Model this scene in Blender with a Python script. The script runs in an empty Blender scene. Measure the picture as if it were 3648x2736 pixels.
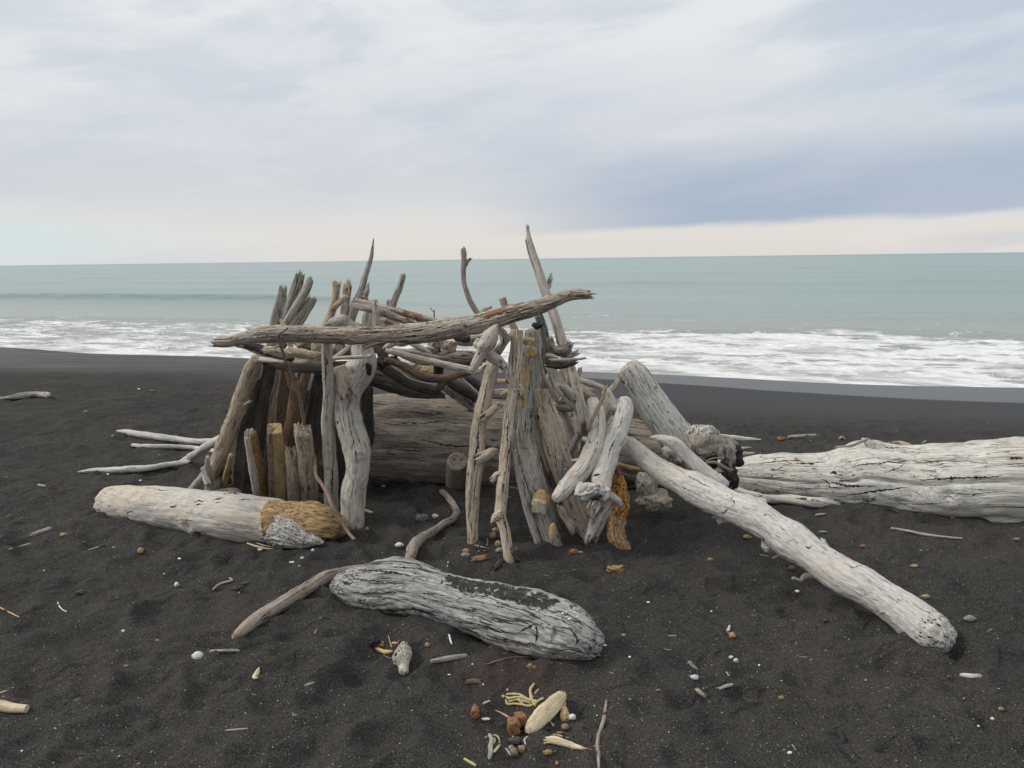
import bpy, bmesh, math, random
import numpy as np
from mathutils import Vector, Matrix, noise
random.seed(7)
C = bpy.context.scene.collection
sc = bpy.context.scene
F = 1726.0; CAMH = 1.6; PITCH = math.radians(8.9); ROLL = math.radians(-0.75)
camM = Matrix.Rotation(math.radians(90) - PITCH, 3, 'X') @ Matrix.Rotation(ROLL, 3, 'Z')
CAM = Vector((0, 0, CAMH))
SEA = -1.0
REG = {'U': (0, 0, 3648), 'A': (740, 920, 600), 'B': (1240, 920, 600), 'Cc': (1640, 780, 600), 'D': (700, 1240, 700),
       'E': (640, 1500, 760), 'F': (1560, 1140, 700), 'G': (1560, 1540, 740), 'H': (2040, 1240, 700), 'I': (2200, 1640, 1240),
       'J': (2500, 1480, 1148), 'K': (300, 1660, 1000), 'L': (1140, 1920, 1060), 'M': (0, 1180, 912), 'N': (0, 2052, 912),
       'O': (912, 2236, 668), 'Q': (1640, 2336, 600), 'S': (2736, 2052, 912), 'T': (2100, 1100, 1548), 'X': (0, 1750, 700),
       'Z': (1240, 1180, 600)}


def uv(reg, x, y):
    a, b, w = REG[reg]
    return (a + x * w / 2212.0) / 1.64919, (b + y * w / 2212.0) / 1.64919


def ray(u, v):
    return camM @ Vector(((u - 1106) / F, -(v - 829.5) / F, -1.0))


def smooth(a, b, x):
    t = min(1.0, max(0.0, (x - a) / (b - a)))
    return t * t * (3 - 2 * t)


def plane_hit(u, v, z):
    d = ray(u, v)
    t = (z - CAMH) / d.z
    return CAM + d * t


# shoreline direction and inland distance
SA = plane_hit(0, 752, SEA); SB = plane_hit(2212, 839, SEA)
_d = (SB - SA); _d.z = 0; TDIR = _d.normalized(); NSEA = Vector((-TDIR.y, TDIR.x, 0))


def shore(x, y):
    rx, ry = x - SB.x, y - SB.y
    return rx * TDIR.x + ry * TDIR.y, rx * NSEA.x + ry * NSEA.y   # along, seaward


_r = random.Random(3)
DIMP = []
for _ in range(1250):
    y = 1.9 + (_r.random() ** 1.3) * 8.2
    x = (_r.random() * 2 - 1) * (1.2 + .75 * y)
    w = .035 + .075 * _r.random()
    DIMP.append((x, y, w, w * (1.2 + .9 * _r.random()), _r.random() * 3.14, .011 + .016 * _r.random()))
GRIDD = {}
for dmp in DIMP:
    R0 = max(dmp[2], dmp[3]) * 2.4
    for gx in range(int(math.floor((dmp[0] - R0) / .5)), int(math.floor((dmp[0] + R0) / .5)) + 1):
        for gy in range(int(math.floor((dmp[1] - R0) / .5)), int(math.floor((dmp[1] + R0) / .5)) + 1):
            GRIDD.setdefault((gx, gy), []).append(dmp)


BANK = []
for pl, z_, R_, h_ in ((('L 330 365', 'L 800 395', 'L 1400 572', 'L 1930 745'), .10, .11, .016), (('K 250 292', 'K 1000 385', 'K 1650 478'), .11, .13, .005),
                       (('J 300 390', 'J 1050 400', 'J 2050 455', 'J 2900 500'), .2, .25, .006), (('U 640 948', 'U 1000 955', 'U 1500 985'), .3, .30, .03), (('I 1960 1072', 'I 2080 1170'), .08, .10, .004)):
    pts_ = []
    for q in pl:
        k_ = q.split(); h0 = plane_hit(*uv(k_[0], float(k_[1]), float(k_[2])), z_); pts_.append((h0.x, h0.y))
    BANK += [(a[0], a[1], b[0], b[1], R_, h_) for a, b in zip(pts_, pts_[1:])]


def bank(x, y):
    best = 0.0
    for (x0, y0, x1, y1, R_, h_) in BANK:
        dx, dy = x1 - x0, y1 - y0
        t = ((x - x0) * dx + (y - y0) * dy) / (dx * dx + dy * dy); t = min(1, max(0, t))
        d = math.hypot(x - x0 - dx * t, y - y0 - dy * t)
        if d < R_ + .16: best = max(best, h_ * (1 - smooth(R_ * .75, R_ + .16, d)))
    return best


def gz(x, y):
    t, s = shore(x, y); s = -s                      # s: inland
    s += .25 * math.sin(t * .35) + .12 * math.sin(t * .9 + 1)
    if s < 8: z = SEA + .1 * s
    elif s < 12: q = s - 8; z = SEA + .8 + .1 * q - .0125 * q * q
    else: z = 0.0
    if z < -6: z = -6
    k = smooth(7.2, 9.4, s + .9 * math.sin(t * .5 + 2) + .3 * math.sin(t * 1.7))
    if k > 0 and abs(x) < 14 and -2 < y < 14:
        p = Vector((x * 1.0, y * 1.6, 0))
        w = noise.noise(p * 1.3) * .35
        n1 = noise.noise(Vector((x * 2.2 + w, y * 3.4 + w * 2, 1.7)))
        n2 = 1 - abs(noise.noise(Vector((x * 3.6 + w * 3 + y * .9, y * 6.2 - x * 1.3, 5.1)))) * 2.2
        n3 = noise.noise(Vector((x * 11, y * 16, 9.1)))
        n4 = noise.noise(Vector((x * 31, y * 38, 2.1)))
        z += k * (.026 * n1 + .034 * max(0, n2) ** 1.6 + .0075 * n3 + .0040 * n4 - .018)
        if y < 7 and abs(x) < 5: z += bank(x, y) * (1 + 1.1 * n1 + .5 * n3)
        for (dx, dy, a, b, th, dep) in GRIDD.get((int(math.floor(x / .5)), int(math.floor(y / .5))), ()):
            ex, ey = x - dx, y - dy
            c_, s_ = math.cos(th), math.sin(th)
            q = ((ex * c_ + ey * s_) / a) ** 2 + ((-ex * s_ + ey * c_) / b) ** 2
            if q < 5: z += k * dep * (-math.exp(-q * 1.3) + .55 * math.exp(-(math.sqrt(q) - 1.45) ** 2 * 7))
    elif s < 9:
        z += .004 * noise.noise(Vector((x * .8, y * .5, 0)))
    return z


def ground_hit(u, v, lift=0.0, k=0.0):
    """point on the ray where height = ground + lift + k*depth"""
    d = ray(u, v)
    ax = -(camM.inverted() @ d).z
    g = lambda t: CAMH + t * d.z - gz(d.x * t, d.y * t) - lift - k * t * ax
    t0 = 1.2
    while t0 < 60:
        t1 = t0 * 1.03 + .01
        if g(t1) <= 0: break
        t0 = t1
    for _ in range(18):
        m = (t0 + t1) / 2
        if g(m) > 0: t0 = m
        else: t1 = m
    return CAM + d * t1


def at(u, v, Y):
    d = ray(u, v)
    return CAM + d * (Y / d.y)


def axial(p):
    return -(camM.inverted() @ (p - CAM)).z


# ---------------------------------------------------------------- materials
def newmat(name):
    m = bpy.data.materials.new(name); m.use_nodes = True
    nt = m.node_tree; nt.nodes.clear()
    out = nt.nodes.new('ShaderNodeOutputMaterial')
    bs = nt.nodes.new('ShaderNodeBsdfPrincipled')
    nt.links.new(bs.outputs[0], out.inputs[0])
    return m, nt, bs


class NB:
    def __init__(s, nt): s.nt = nt
    def n(s, t, **k):
        x = s.nt.nodes.new(t)
        for a, b in k.items(): setattr(x, a, b)
        return x
    def put(s, sock, val):
        if isinstance(val, bpy.types.NodeSocket): s.nt.links.new(val, sock)
        elif val is not None: sock.default_value = val
    def attr(s, name, vec=False):
        x = s.n('ShaderNodeAttribute', attribute_name=name)
        return x.outputs['Vector'] if vec else x.outputs['Fac']
    def math(s, op, a, b=None, c=None, clamp=False):
        x = s.n('ShaderNodeMath', operation=op); x.use_clamp = clamp
        s.put(x.inputs[0], a); s.put(x.inputs[1], b)
        if c is not None: s.put(x.inputs[2], c)
        return x.outputs[0]
    def vmul(s, v, k):
        x = s.n('ShaderNodeVectorMath', operation='MULTIPLY'); s.put(x.inputs[0], v); s.put(x.inputs[1], k); return x.outputs[0]
    def noise(s, v, scale, detail=3, rough=.55, dist=0.0, col=False):
        x = s.n('ShaderNodeTexNoise'); s.put(x.inputs['Vector'], v)
        x.inputs['Scale'].default_value = scale; x.inputs['Detail'].default_value = detail
        x.inputs['Roughness'].default_value = rough; x.inputs['Distortion'].default_value = dist
        return x.outputs['Color' if col else 'Fac']
    def vor(s, v, scale, out='Distance', rnd=1.0):
        x = s.n('ShaderNodeTexVoronoi'); s.put(x.inputs['Vector'], v); x.inputs['Scale'].default_value = scale
        x.inputs['Randomness'].default_value = rnd
        return x.outputs[out]
    def ss(s, v, a, b, lo=0.0, hi=1.0):
        x = s.n('ShaderNodeMapRange', interpolation_type='SMOOTHSTEP'); s.put(x.inputs[0], v)
        s.put(x.inputs[1], a); s.put(x.inputs[2], b)
        x.inputs[3].default_value = lo; x.inputs[4].default_value = hi
        return x.outputs[0]
    def mix(s, f, a, b):
        x = s.n('ShaderNodeMix', data_type='RGBA'); s.put(x.inputs[0], f)
        for i, c in ((6, a), (7, b)):
            if isinstance(c, (tuple, list)): c = (c[0], c[1], c[2], 1)
            s.put(x.inputs[i], c)
        return x.outputs[2]
    def bump(s, h, strength, dist, nrm=None):
        x = s.n('ShaderNodeBump'); s.put(x.inputs['Height'], h)
        x.inputs['Strength'].default_value = strength; x.inputs['Distance'].default_value = dist
        if nrm is not None: s.put(x.inputs['Normal'], nrm)
        return x.outputs[0]


def wood_mat(name, light, dark, warm, warm_amt=.4, crack=.5, pit=.15, S=1.0, mcol=(.03, .028, .026), mpit=.3, coarse=1.0, crackcol=(.02, .018, .016), bump=1.0, fleck=.25, sand=False):
    m, nt, bs = newmat(name); b = NB(nt)
    gc = b.attr('gc', True); mk = b.attr('mk')
    grain = b.noise(b.vmul(gc, (1, 1, .05)), 85 * S, 6, .68)
    grain2 = b.noise(b.vmul(gc, (1, 1, .12)), 230 * S, 3, .7)
    blot = b.noise(b.vmul(gc, (1, 1, .45)), 6 * S, 4, .6)
    blot2 = b.noise(b.vmul(gc, (1, 1, .5)), 14 * S, 4, .65)
    col = b.mix(b.ss(grain, .34, .60), dark, light)
    col = b.mix(b.math('MULTIPLY', b.ss(grain2, .38, .56, 1, 0), .5), col, tuple(c * .55 for c in dark))
    col = b.mix(b.math('MULTIPLY', b.ss(blot, .47, .62), warm_amt), col, warm)
    col = b.mix(b.math('MULTIPLY', b.ss(blot2, .50, .72), fleck), col, tuple(c * .5 for c in dark))
    # long drying cracks
    cn = b.noise(b.vmul(gc, (1, 1, .05)), 20 * S * coarse, 3, .5, .2)
    ca = b.math('ABSOLUTE', b.math('SUBTRACT', cn, .5))
    w = b.math('MULTIPLY', b.ss(blot, .34, .58), .012 * crack + .0006)
    cr = b.math('SUBTRACT', 1.0, b.ss(ca, b.math('MULTIPLY', w, .35), b.math('ADD', w, .0015)))
    cr = b.math('MULTIPLY', cr, min(.92, crack * 2.2))
    cn3 = b.noise(b.vmul(gc, (1, 1, .07)), 48 * S * coarse, 3, .55, .3)
    cr3 = b.math('MULTIPLY', b.ss(b.math('ABSOLUTE', b.math('SUBTRACT', cn3, .5)), .004, .016, 1, 0), b.ss(blot2, .42, .60, .1, min(.85, .3 + crack * .5)))
    cr = b.math('MAXIMUM', cr, cr3)
    # short flecks / checks
    cn2 = b.noise(b.vmul(gc, (1, 1, .12)), 75 * S, 2, .5, .3)
    ck = b.math('MULTIPLY', b.ss(cn2, .66, .72), b.ss(blot2, .46, .6))
    ck = b.math('MULTIPLY', ck, min(1, .5 + crack))
    # worm pits in patches
    vd = b.vor(b.vmul(gc, (1, 1, .55)), 130 * S)
    pp = b.ss(blot2, .70 - .35 * pit, .80 - .35 * pit)
    pits = b.math('MULTIPLY', b.ss(vd, .20, .42, 1, 0), pp)
    dk = b.math('MAXIMUM', b.math('MAXIMUM', cr, ck), b.math('MULTIPLY', pits, .9))
    # masked zone with its own look (rot, char, sand, a face darkened for shade)
    edge = b.math('ADD', mk, b.math('MULTIPLY', b.math('SUBTRACT', b.noise(gc, 38 * S, 5, .7), .5), 1.1))
    me = b.ss(edge, .46, .54)
    mc = b.mix(b.ss(b.noise(b.vmul(gc, (1, 1, .4)), 60 * S, 4, .7), .35, .65), tuple(c * .55 for c in mcol), tuple(min(1, c * 1.25) for c in mcol))
    vd2 = b.vor(b.vmul(gc, (1, 1, .5)), 90 * S)
    mp = b.math('MULTIPLY', b.ss(b.math('ADD', vd2, b.math('MULTIPLY', b.noise(gc, 60, 3), .4)), .38, .58, 1, 0), min(1, mpit))
    mc = b.mix(mp, mc, crackcol)
    col = b.mix(dk, col, crackcol)
    col = b.mix(me, col, mc)
    b.put(bs.inputs['Base Color'], col)
    bs.inputs['Roughness'].default_value = .85
    bs.inputs['Specular IOR Level'].default_value = .25
    h = b.math('ADD', b.math('MULTIPLY', grain, .55), b.math('MULTIPLY', grain2, .18))
    h = b.math('ADD', h, b.math('MULTIPLY', b.noise(gc, 90 * S, 4, .7), .12))
    h = b.math('SUBTRACT', h, b.math('MULTIPLY', b.math('MULTIPLY', dk, 1.1), b.math('SUBTRACT', 1.0, me)))
    h = b.math('SUBTRACT', h, b.math('MULTIPLY', b.math('MULTIPLY', mp, 1.3), me))
    h = b.math('ADD', h, b.math('MULTIPLY', b.math('MULTIPLY', b.noise(gc, 160, 4, .8), .9), me))
    b.put(bs.inputs['Normal'], b.bump(h, min(1.0, .6 * bump), .0055 / S))
    return m


MT = {}
def M(k, *a, **kw): MT[k] = wood_mat(k + '_wood', *a, **kw)
M('pale', (.61, .575, .52), (.50, .465, .415), (.62, .50, .39), .6, .25, .22, .8, mcol=(.48, .29, .11), mpit=.9)
M('rotten', (.50, .33, .14), (.3, .2, .08), (.5, .36, .16), .4, .3, .2, .8, mcol=(.43, .29, .15), mpit=.6, bump=1.8)
M('crumble', (.5, .48, .45), (.3, .28, .26), (.5, .4, .3), .4, .3, .2, 1.1, mcol=(.46, .44, .41), mpit=.75, bump=1.5)
M('pale_root', (.50, .45, .385), (.30, .26, .215), (.50, .38, .26), .5, .3, .4, .8, mcol=(.47, .445, .40), mpit=1.0)
M('bleached', (.62, .60, .565), (.49, .47, .435), (.56, .48, .38), .3, .25, .25, .8, mcol=(.52, .49, .45), mpit=1.0)
M('trunk', (.68, .66, .61), (.52, .50, .455), (.58, .49, .38), .40, .5, .2, .75, mcol=(.45, .33, .2), mpit=.8, bump=1.3)
M('cracked', (.45, .44, .42), (.24, .235, .22), (.42, .39, .345), .3, 1.7, .2, .8, mcol=(.05, .046, .042), mpit=.15, coarse=1.5, bump=1.5)
M('beam', (.57, .49, .42), (.27, .225, .19), (.42, .29, .20), .4, 1.0, .1, .8, mcol=(.33, .17, .09), mpit=.4, coarse=1.6, bump=1.6)
M('tan', (.56, .465, .37), (.33, .27, .205), (.50, .37, .22), .5, .7, .3, 1.0, mcol=(.50, .36, .18), mpit=.05)
M('post', (.65, .545, .44), (.37, .30, .23), (.47, .36, .25), .4, 1.0, .25, 1.0, mcol=(.06, .05, .045), mpit=.6, coarse=1.3)
M('smooth', (.62, .575, .51), (.50, .455, .40), (.46, .38, .29), .4, .45, .06, .8, mcol=(.25, .22, .19), mpit=.2)
M('greyw', (.51, .475, .43), (.26, .238, .21), (.40, .33, .26), .35, .9, .25, 1.0, mcol=(.035, .032, .03), mpit=.4)
M('dark', (.105, .095, .085), (.04, .036, .033), (.18, .14, .10), .5, .5, .2, .8, mcol=(.03, .028, .026), mpit=.3)  # dark wood, colour lowered further to stand in for the shelter's inner shade
M('brown', (.24, .17, .12), (.10, .07, .05), (.30, .19, .11), .5, .6, .2, 1.0, mcol=(.03, .028, .026), mpit=.3)
M('yellow', (.56, .42, .235), (.37, .265, .14), (.36, .23, .13), .4, .4, .08, 1.0, mcol=(.22, .155, .11), mpit=.1)
M('striped', (.56, .53, .48), (.37, .34, .30), (.42, .32, .22), .4, .5, .25, 1.0, mcol=(.33, .205, .10), mpit=.1)
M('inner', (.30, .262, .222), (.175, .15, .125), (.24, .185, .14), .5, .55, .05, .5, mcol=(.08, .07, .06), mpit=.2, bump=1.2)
M('orange', (.34, .2, .09), (.12, .07, .035), (.55, .38, .19), .4, .3, .5, 1.0, mcol=(.46, .20, .06), mpit=.9, bump=1.6)
M('bark', (.44, .375, .325), (.25, .21, .18), (.33, .25, .19), .4, .9, .15, 1.4, mcol=(.36, .34, .32), mpit=.1, bump=1.6)
M('mottled', (.42, .405, .375), (.15, .14, .13), (.34, .27, .2), .4, 1.0, .6, 1.1, mcol=(.48, .36, .20), mpit=.1, bump=1.4)
M('twig', (.30, .235, .19), (.17, .13, .105), (.34, .22, .14), .4, .2, .1, 2.0, mcol=(.4, .3, .2), mpit=.1)
M('cream', (.72, .62, .43), (.55, .46, .31), (.60, .47, .28), .4, .15, .3, 1.6, mcol=(.4, .3, .2), mpit=.1)
M('stick', (.44, .42, .38), (.28, .265, .24), (.44, .36, .27), .3, .3, .1, 2.0, mcol=(.4, .3, .2), mpit=.1)


def plain_mat(name, c1, c2, rough=.7, scale=60, bump=.3):
    m, nt, bs = newmat(name); b = NB(nt)
    gc = b.attr('gc', True)
    n = b.noise(gc, scale, 4, .65)
    b.put(bs.inputs['Base Color'], b.mix(b.ss(n, .35, .65), c1, c2))
    bs.inputs['Roughness'].default_value = rough
    b.put(bs.inputs['Normal'], b.bump(b.noise(gc, scale * 3, 4, .7), bump, .003))
    return m


M('rot', (.50, .34, .19), (.26, .14, .06), (.52, .40, .26), .5, .4, .5, 1.0, mcol=(.52, .25, .085), mpit=1.0, bump=1.8)
MT['white_stone'] = plain_mat('white_stone', (.48, .47, .45), (.68, .67, .64), .6)
MT['grey_stone'] = plain_mat('grey_stone', (.16, .165, .17), (.25, .255, .26), .7)
MT['dark_stone'] = plain_mat('dark_stone', (.035, .036, .038), (.06, .06, .062), .6)
MT['tan_stone'] = plain_mat('tan_stone', (.27, .19, .10), (.38, .28, .16), .6)
MT['brown_stone'] = plain_mat('brown_stone', (.19, .13, .075), (.28, .20, .12), .6)
MT['rust'] = plain_mat('rust_chunk', (.16, .075, .032), (.31, .155, .065), .85, 50, 1.0)
MT['ochre'] = plain_mat('ochre_chunk', (.22, .135, .065), (.40, .26, .13), .85, 50, 1.0)
MT['shell'] = plain_mat('shell_white', (.75, .74, .72), (.85, .85, .84), .4, 30, .1)
MT['coral'] = plain_mat('root_yellow', (.38, .33, .15), (.52, .46, .24), .8, 60, .5)
MT['straw'] = plain_mat('straw', (.48, .33, .14), (.58, .42, .2), .8)
MT['charcoal'] = plain_mat('charcoal', (.01, .01, .01), (.03, .03, .03), .9, 80, 1)  # char black, also the shade put into hollows and holes
MT['fungus'] = plain_mat('bracket_fungus', (.42, .26, .11), (.52, .36, .17), .75, 40, .5)
MT['fungusw'] = plain_mat('fungus_pale', (.55, .52, .40), (.33, .28, .17), .85, 70, 1)


# ---------------------------------------------------------------- builders
def mesh_obj(name, verts, faces, mat, org, parent=None, gc=None, mk=None):
    me = bpy.data.meshes.new(name)
    vs = np.array(verts, dtype=np.float32) - np.array(org, dtype=np.float32)
    me.from_pydata(vs.tolist(), [], faces)
    if gc is not None:
        a = me.attributes.new('gc', 'FLOAT_VECTOR', 'POINT'); a.data.foreach_set('vector', np.array(gc, dtype=np.float32).ravel())
    if mk is not None:
        a = me.attributes.new('mk', 'FLOAT', 'POINT'); a.data.foreach_set('value', np.array(mk, dtype=np.float32))
    me.polygons.foreach_set('use_smooth', [True] * len(me.polygons))
    me.materials.append(MT[mat] if isinstance(mat, str) else mat)
    o = bpy.data.objects.new(name, me); C.objects.link(o)
    if parent is not None: o.parent = parent
    else: o.location = org
    return o


def tag(o, label=None, cat=None, group=None, kind=None):
    if label: o['label'] = label
    if cat: o['category'] = cat
    if group: o['group'] = group
    if kind: o['kind'] = kind
    return o


def parse(spec):
    reg = 'U'; out = []
    for part in spec.split(';'):
        tk = part.split()
        if not tk: continue
        if tk[0] in REG: reg = tk[0]; tk = tk[1:]
        sc_ = REG[reg][2] / 2212.0 / 1.64919
        u, v = uv(reg, float(tk[0]), float(tk[1]))
        hw = float(tk[2]) * sc_ if len(tk) > 2 else (out[-1][2] if out else 5)
        Y = tk[3] if len(tk) > 3 else None
        if Y not in (None, 'g', 'b'): Y = float(Y)
        out.append([u, v, hw, Y])
    if all(p[3] is None for p in out):
        for p in out: p[3] = 'g'
    P = []
    for p in out:
        if p[3] == 'g': p[3] = ground_hit(p[0], p[1], 0, .80 * p[2] / F).y
        elif p[3] == 'b': p[3] = ground_hit(p[0], p[1], -.03).y
    L = [0]
    for a, b in zip(out, out[1:]): L.append(L[-1] + math.hypot(a[0] - b[0], a[1] - b[1]))
    known = [i for i, p in enumerate(out) if p[3] is not None]
    for i, p in enumerate(out):
        if p[3] is None:
            lo = max([k for k in known if k < i], default=None); hi = min([k for k in known if k > i], default=None)
            if lo is None: p[3] = out[hi][3]
            elif hi is None: p[3] = out[lo][3]
            else:
                t = (L[i] - L[lo]) / (L[hi] - L[lo])
                p[3] = 1 / ((1 - t) / out[lo][3] + t / out[hi][3])
        w = at(p[0], p[1], p[3])
        P.append((w, p[2] * axial(w) / F))
    return P, out, L[-1]


def catmull(P, n):
    pts = [np.array([*p[0], p[1]]) for p in P]
    d = [0]
    for a, b in zip(pts, pts[1:]): d.append(d[-1] + max(1e-5, np.linalg.norm(b[:3] - a[:3])))
    # tangents (finite difference, non uniform), Hermite
    T = []
    for i in range(len(pts)):
        if i == 0: T.append((pts[1] - pts[0]) / (d[1] - d[0]))
        elif i == len(pts) - 1: T.append((pts[-1] - pts[-2]) / (d[-1] - d[-2]))
        else: T.append((pts[i + 1] - pts[i - 1]) / (d[i + 1] - d[i - 1]))
    out = []; s = np.linspace(0, d[-1], n); j = 0
    for x in s:
        while j < len(pts) - 2 and x > d[j + 1]: j += 1
        h = d[j + 1] - d[j]; t = (x - d[j]) / h
        h00 = 2 * t**3 - 3 * t**2 + 1; h10 = t**3 - 2 * t**2 + t; h01 = -2 * t**3 + 3 * t**2; h11 = t**3 - t**2
        q = h00 * pts[j] + h10 * h * T[j] + h01 * pts[j + 1] + h11 * h * T[j + 1]
        q[3] = max(q[3], min(pts[j][3], pts[j + 1][3]) * .85)
        out.append(q)
    return np.array(out), s


SEED = [0]


def wood(name, mat, spec, label=None, cat=None, parent=None, flat=1.0, e0='jag', e1='jag', rough=.09, grain=.07, sq=2.0,
         grooves=(), knots=0, group=None, mask=None, dens=1.0, jag=1.0, wob=.05, twist=0.0, off=0.0):
    SEED[0] += 1; rs = random.Random(SEED[0] * 13 + 5)
    sd = Vector((rs.random() * 40, rs.random() * 40, rs.random() * 40))
    P, raw, Lu = parse(spec)
    if off:
        P = [(p + (p - CAM).normalized() * off, r) for p, r in P]
    if e0 == 'jag' and P[0][1] > .35 * P[1][1]: P[0] = (P[0][0], max(P[0][1], .86 * P[1][1]))
    if e1 == 'jag' and P[-1][1] > .35 * P[-2][1]: P[-1] = (P[-1][0], max(P[-1][1], .86 * P[-2][1]))
    hwmax = max(r[2] for r in raw)
    n = int(min(430, max(8, Lu / 2.3 * dens))); Mr = int(min(112, max(9, hwmax * 2.4 * dens)))
    Q, s = catmull(P, n)
    pos = Q[:, :3]; rad = Q[:, 3]
    Rm = float(np.mean(rad))
    # natural wander of the spine
    for i in range(n):
        e = min(1, i / 4, (n - 1 - i) / 4)
        w = noise.noise_vector(Vector((s[i] / (Rm * 5), 0, 0)) + sd) * (wob * Rm * 2.2 * e)
        pos[i] += np.array(w)
        rad[i] *= 1 + .06 * noise.noise(Vector((s[i] / (Rm * 2.2), 3, 0)) + sd)
    T = np.gradient(pos, axis=0); T /= np.linalg.norm(T, axis=1)[:, None] + 1e-9
    kn = [(rs.random() * s[-1], rs.random() * 6.283, (.12 + .16 * rs.random()), (.35 + .4 * rs.random())) for _ in range(knots)]
    verts = []; gcs = []; mks = []; faces = []
    cs = [math.cos(2 * math.pi * j / Mr) for j in range(Mr)]; sn = [math.sin(2 * math.pi * j / Mr) for j in range(Mr)]
    fr = []
    for i in range(n):
        V = pos[i] - np.array(CAM); V /= np.linalg.norm(V)
        a = np.cross(T[i], V); a /= np.linalg.norm(a) + 1e-9
        b = np.cross(a, T[i]); b /= np.linalg.norm(b)
        fr.append((a, b))

    def ring(i, f, ax, endsign=0, jagn=0.0):
        a, b = fr[i]; r0 = rad[i]; sR = s[i] / Rm
        idx = []
        for j in range(Mr):
            c, q = cs[j], sn[j]
            th = math.atan2(q, c)
            k = 1.0
            if sq != 2.0: k = (abs(c) ** sq + abs(q) ** sq) ** (-1 / sq)
            n1 = noise.noise(Vector((c * .8, q * .8, sR * .32)) + sd)
            n2 = noise.noise(Vector((c * 3.6, q * 3.6, sR * .22)) + sd)
            n3 = noise.noise(Vector((c * 10, q * 10, sR * .55)) + sd)
            n4 = noise.noise(Vector((c * 5, q * 5, sR * 2.6)) + sd); n5 = noise.noise(Vector((c * 22, q * 22, sR * 1.6)) + sd)
            dr = rough * (1.5 * n1 + .6 * n4) + grain * (.5 * n2 + .42 * n3 + .65 * n5 - 1.5 * max(0, -n3 - .28))
            for (ks, kt, ka, kw) in kn:
                ds = (s[i] - ks) / (Rm * kw); dt = (th - kt + math.pi) % (2 * math.pi) - math.pi
                e = ds * ds + (dt / kw) ** 2
                if e < 6: dr += ka * (math.exp(-e) - .7 * math.exp(-e * 9))
            for (gt, gw, gd) in grooves:
                dt = th - gt - .25 * noise.noise(Vector((sR * .18, gt, 0)) + sd) - .1 * noise.noise(Vector((sR * .9, gt, 0)) + sd)
                dt = (dt + math.pi) % (2 * math.pi) - math.pi
                w_ = gw * (.7 + .6 * noise.noise(Vector((sR * .3, gt, 7)) + sd))
                dr -= gd * math.exp(-(dt / w_) ** 2)
            r = r0 * k * (1 + dr)
            jz = 0
            if jagn:
                jz = 1.5 * jagn * r0 * (.8 * noise.noise(Vector((c * 1.1 * f, q * 1.1 * f, 5)) + sd) + 1.2 * noise.noise(Vector((c * 3.2 * f, q * 3.2 * f, 9)) + sd)
                                  + .9 * noise.noise(Vector((c * 8 * f, q * 8 * f, 2)) + sd))
            p = pos[i] + (a * c + b * (q * flat)) * (r * f) + T[i] * (ax + endsign * jz)
            idx.append(len(verts)); verts.append(p)
            gcs.append((sd.x + c * r * f, sd.y + q * r * f * flat, sd.z + s[i] + ax + endsign * jz))
            mks.append(mask(i / (n - 1), th) if mask else 0.0)
        return idx

    def cap(i, kind, sign):
        out = []
        if kind == 'round':
            for al in (20, 38, 54, 68, 80): out.append(ring(i, math.cos(math.radians(al)), sign * rad[i] * .62 * math.sin(math.radians(al)), sign, .08))
        elif kind == 'point':
            for f in (.6, .3): out.append(ring(i, f, sign * rad[i] * (1 - f) * 2.2))
        elif kind == 'cut':
            for f, e in ((.985, .06), (.9, .10), (.6, .10), (.3, .09)): out.append(ring(i, f, sign * rad[i] * e, sign, .05))
        else:
            for f, e in ((.97, .12), (.88, .2), (.66, .05), (.4, .12), (.18, 0)): out.append(ring(i, f, sign * rad[i] * e * jag, sign, jag))
        cen = len(verts); v = np.mean([verts[k] for k in out[-1]], axis=0); g = np.mean([gcs[k] for k in out[-1]], axis=0)
        verts.append(v); gcs.append(tuple(g)); mks.append(mks[out[-1][0]])
        return out, cen

    c0, cc0 = cap(0, e0, -1)
    rings = list(reversed(c0))
    jn = {'jag': jag, 'cut': .05, 'round': .0, 'point': 0}
    for i in range(n):
        if i == 0 and e0 == 'jag': rings.append(ring(0, 1, 0, -1, jag * .9))
        elif i == n - 1 and e1 == 'jag': rings.append(ring(i, 1, 0, 1, jag * .9))
        else: rings.append(ring(i, 1, 0))
    c1, cc1 = cap(n - 1, e1, 1)
    rings += c1
    for A, B in zip(rings, rings[1:]):
        for j in range(Mr):
            k = (j + 1) % Mr
            faces.append((A[j], B[j], B[k], A[k]))
    for j in range(Mr):
        k = (j + 1) % Mr
        faces.append((rings[0][j], rings[0][k], cc0)); faces.append((rings[-1][k], rings[-1][j], cc1))
    if parent is not None: org = parent.location
    else:
        lo = min(P, key=lambda p: p[0].z)[0]
        org = Vector((lo.x, lo.y, lo.z))
    o = mesh_obj(name, verts, faces, mat, org, parent, gcs, mks)
    if parent is None: tag(o, label, cat, group)
    elif label: o['label'] = label
    return o


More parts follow.
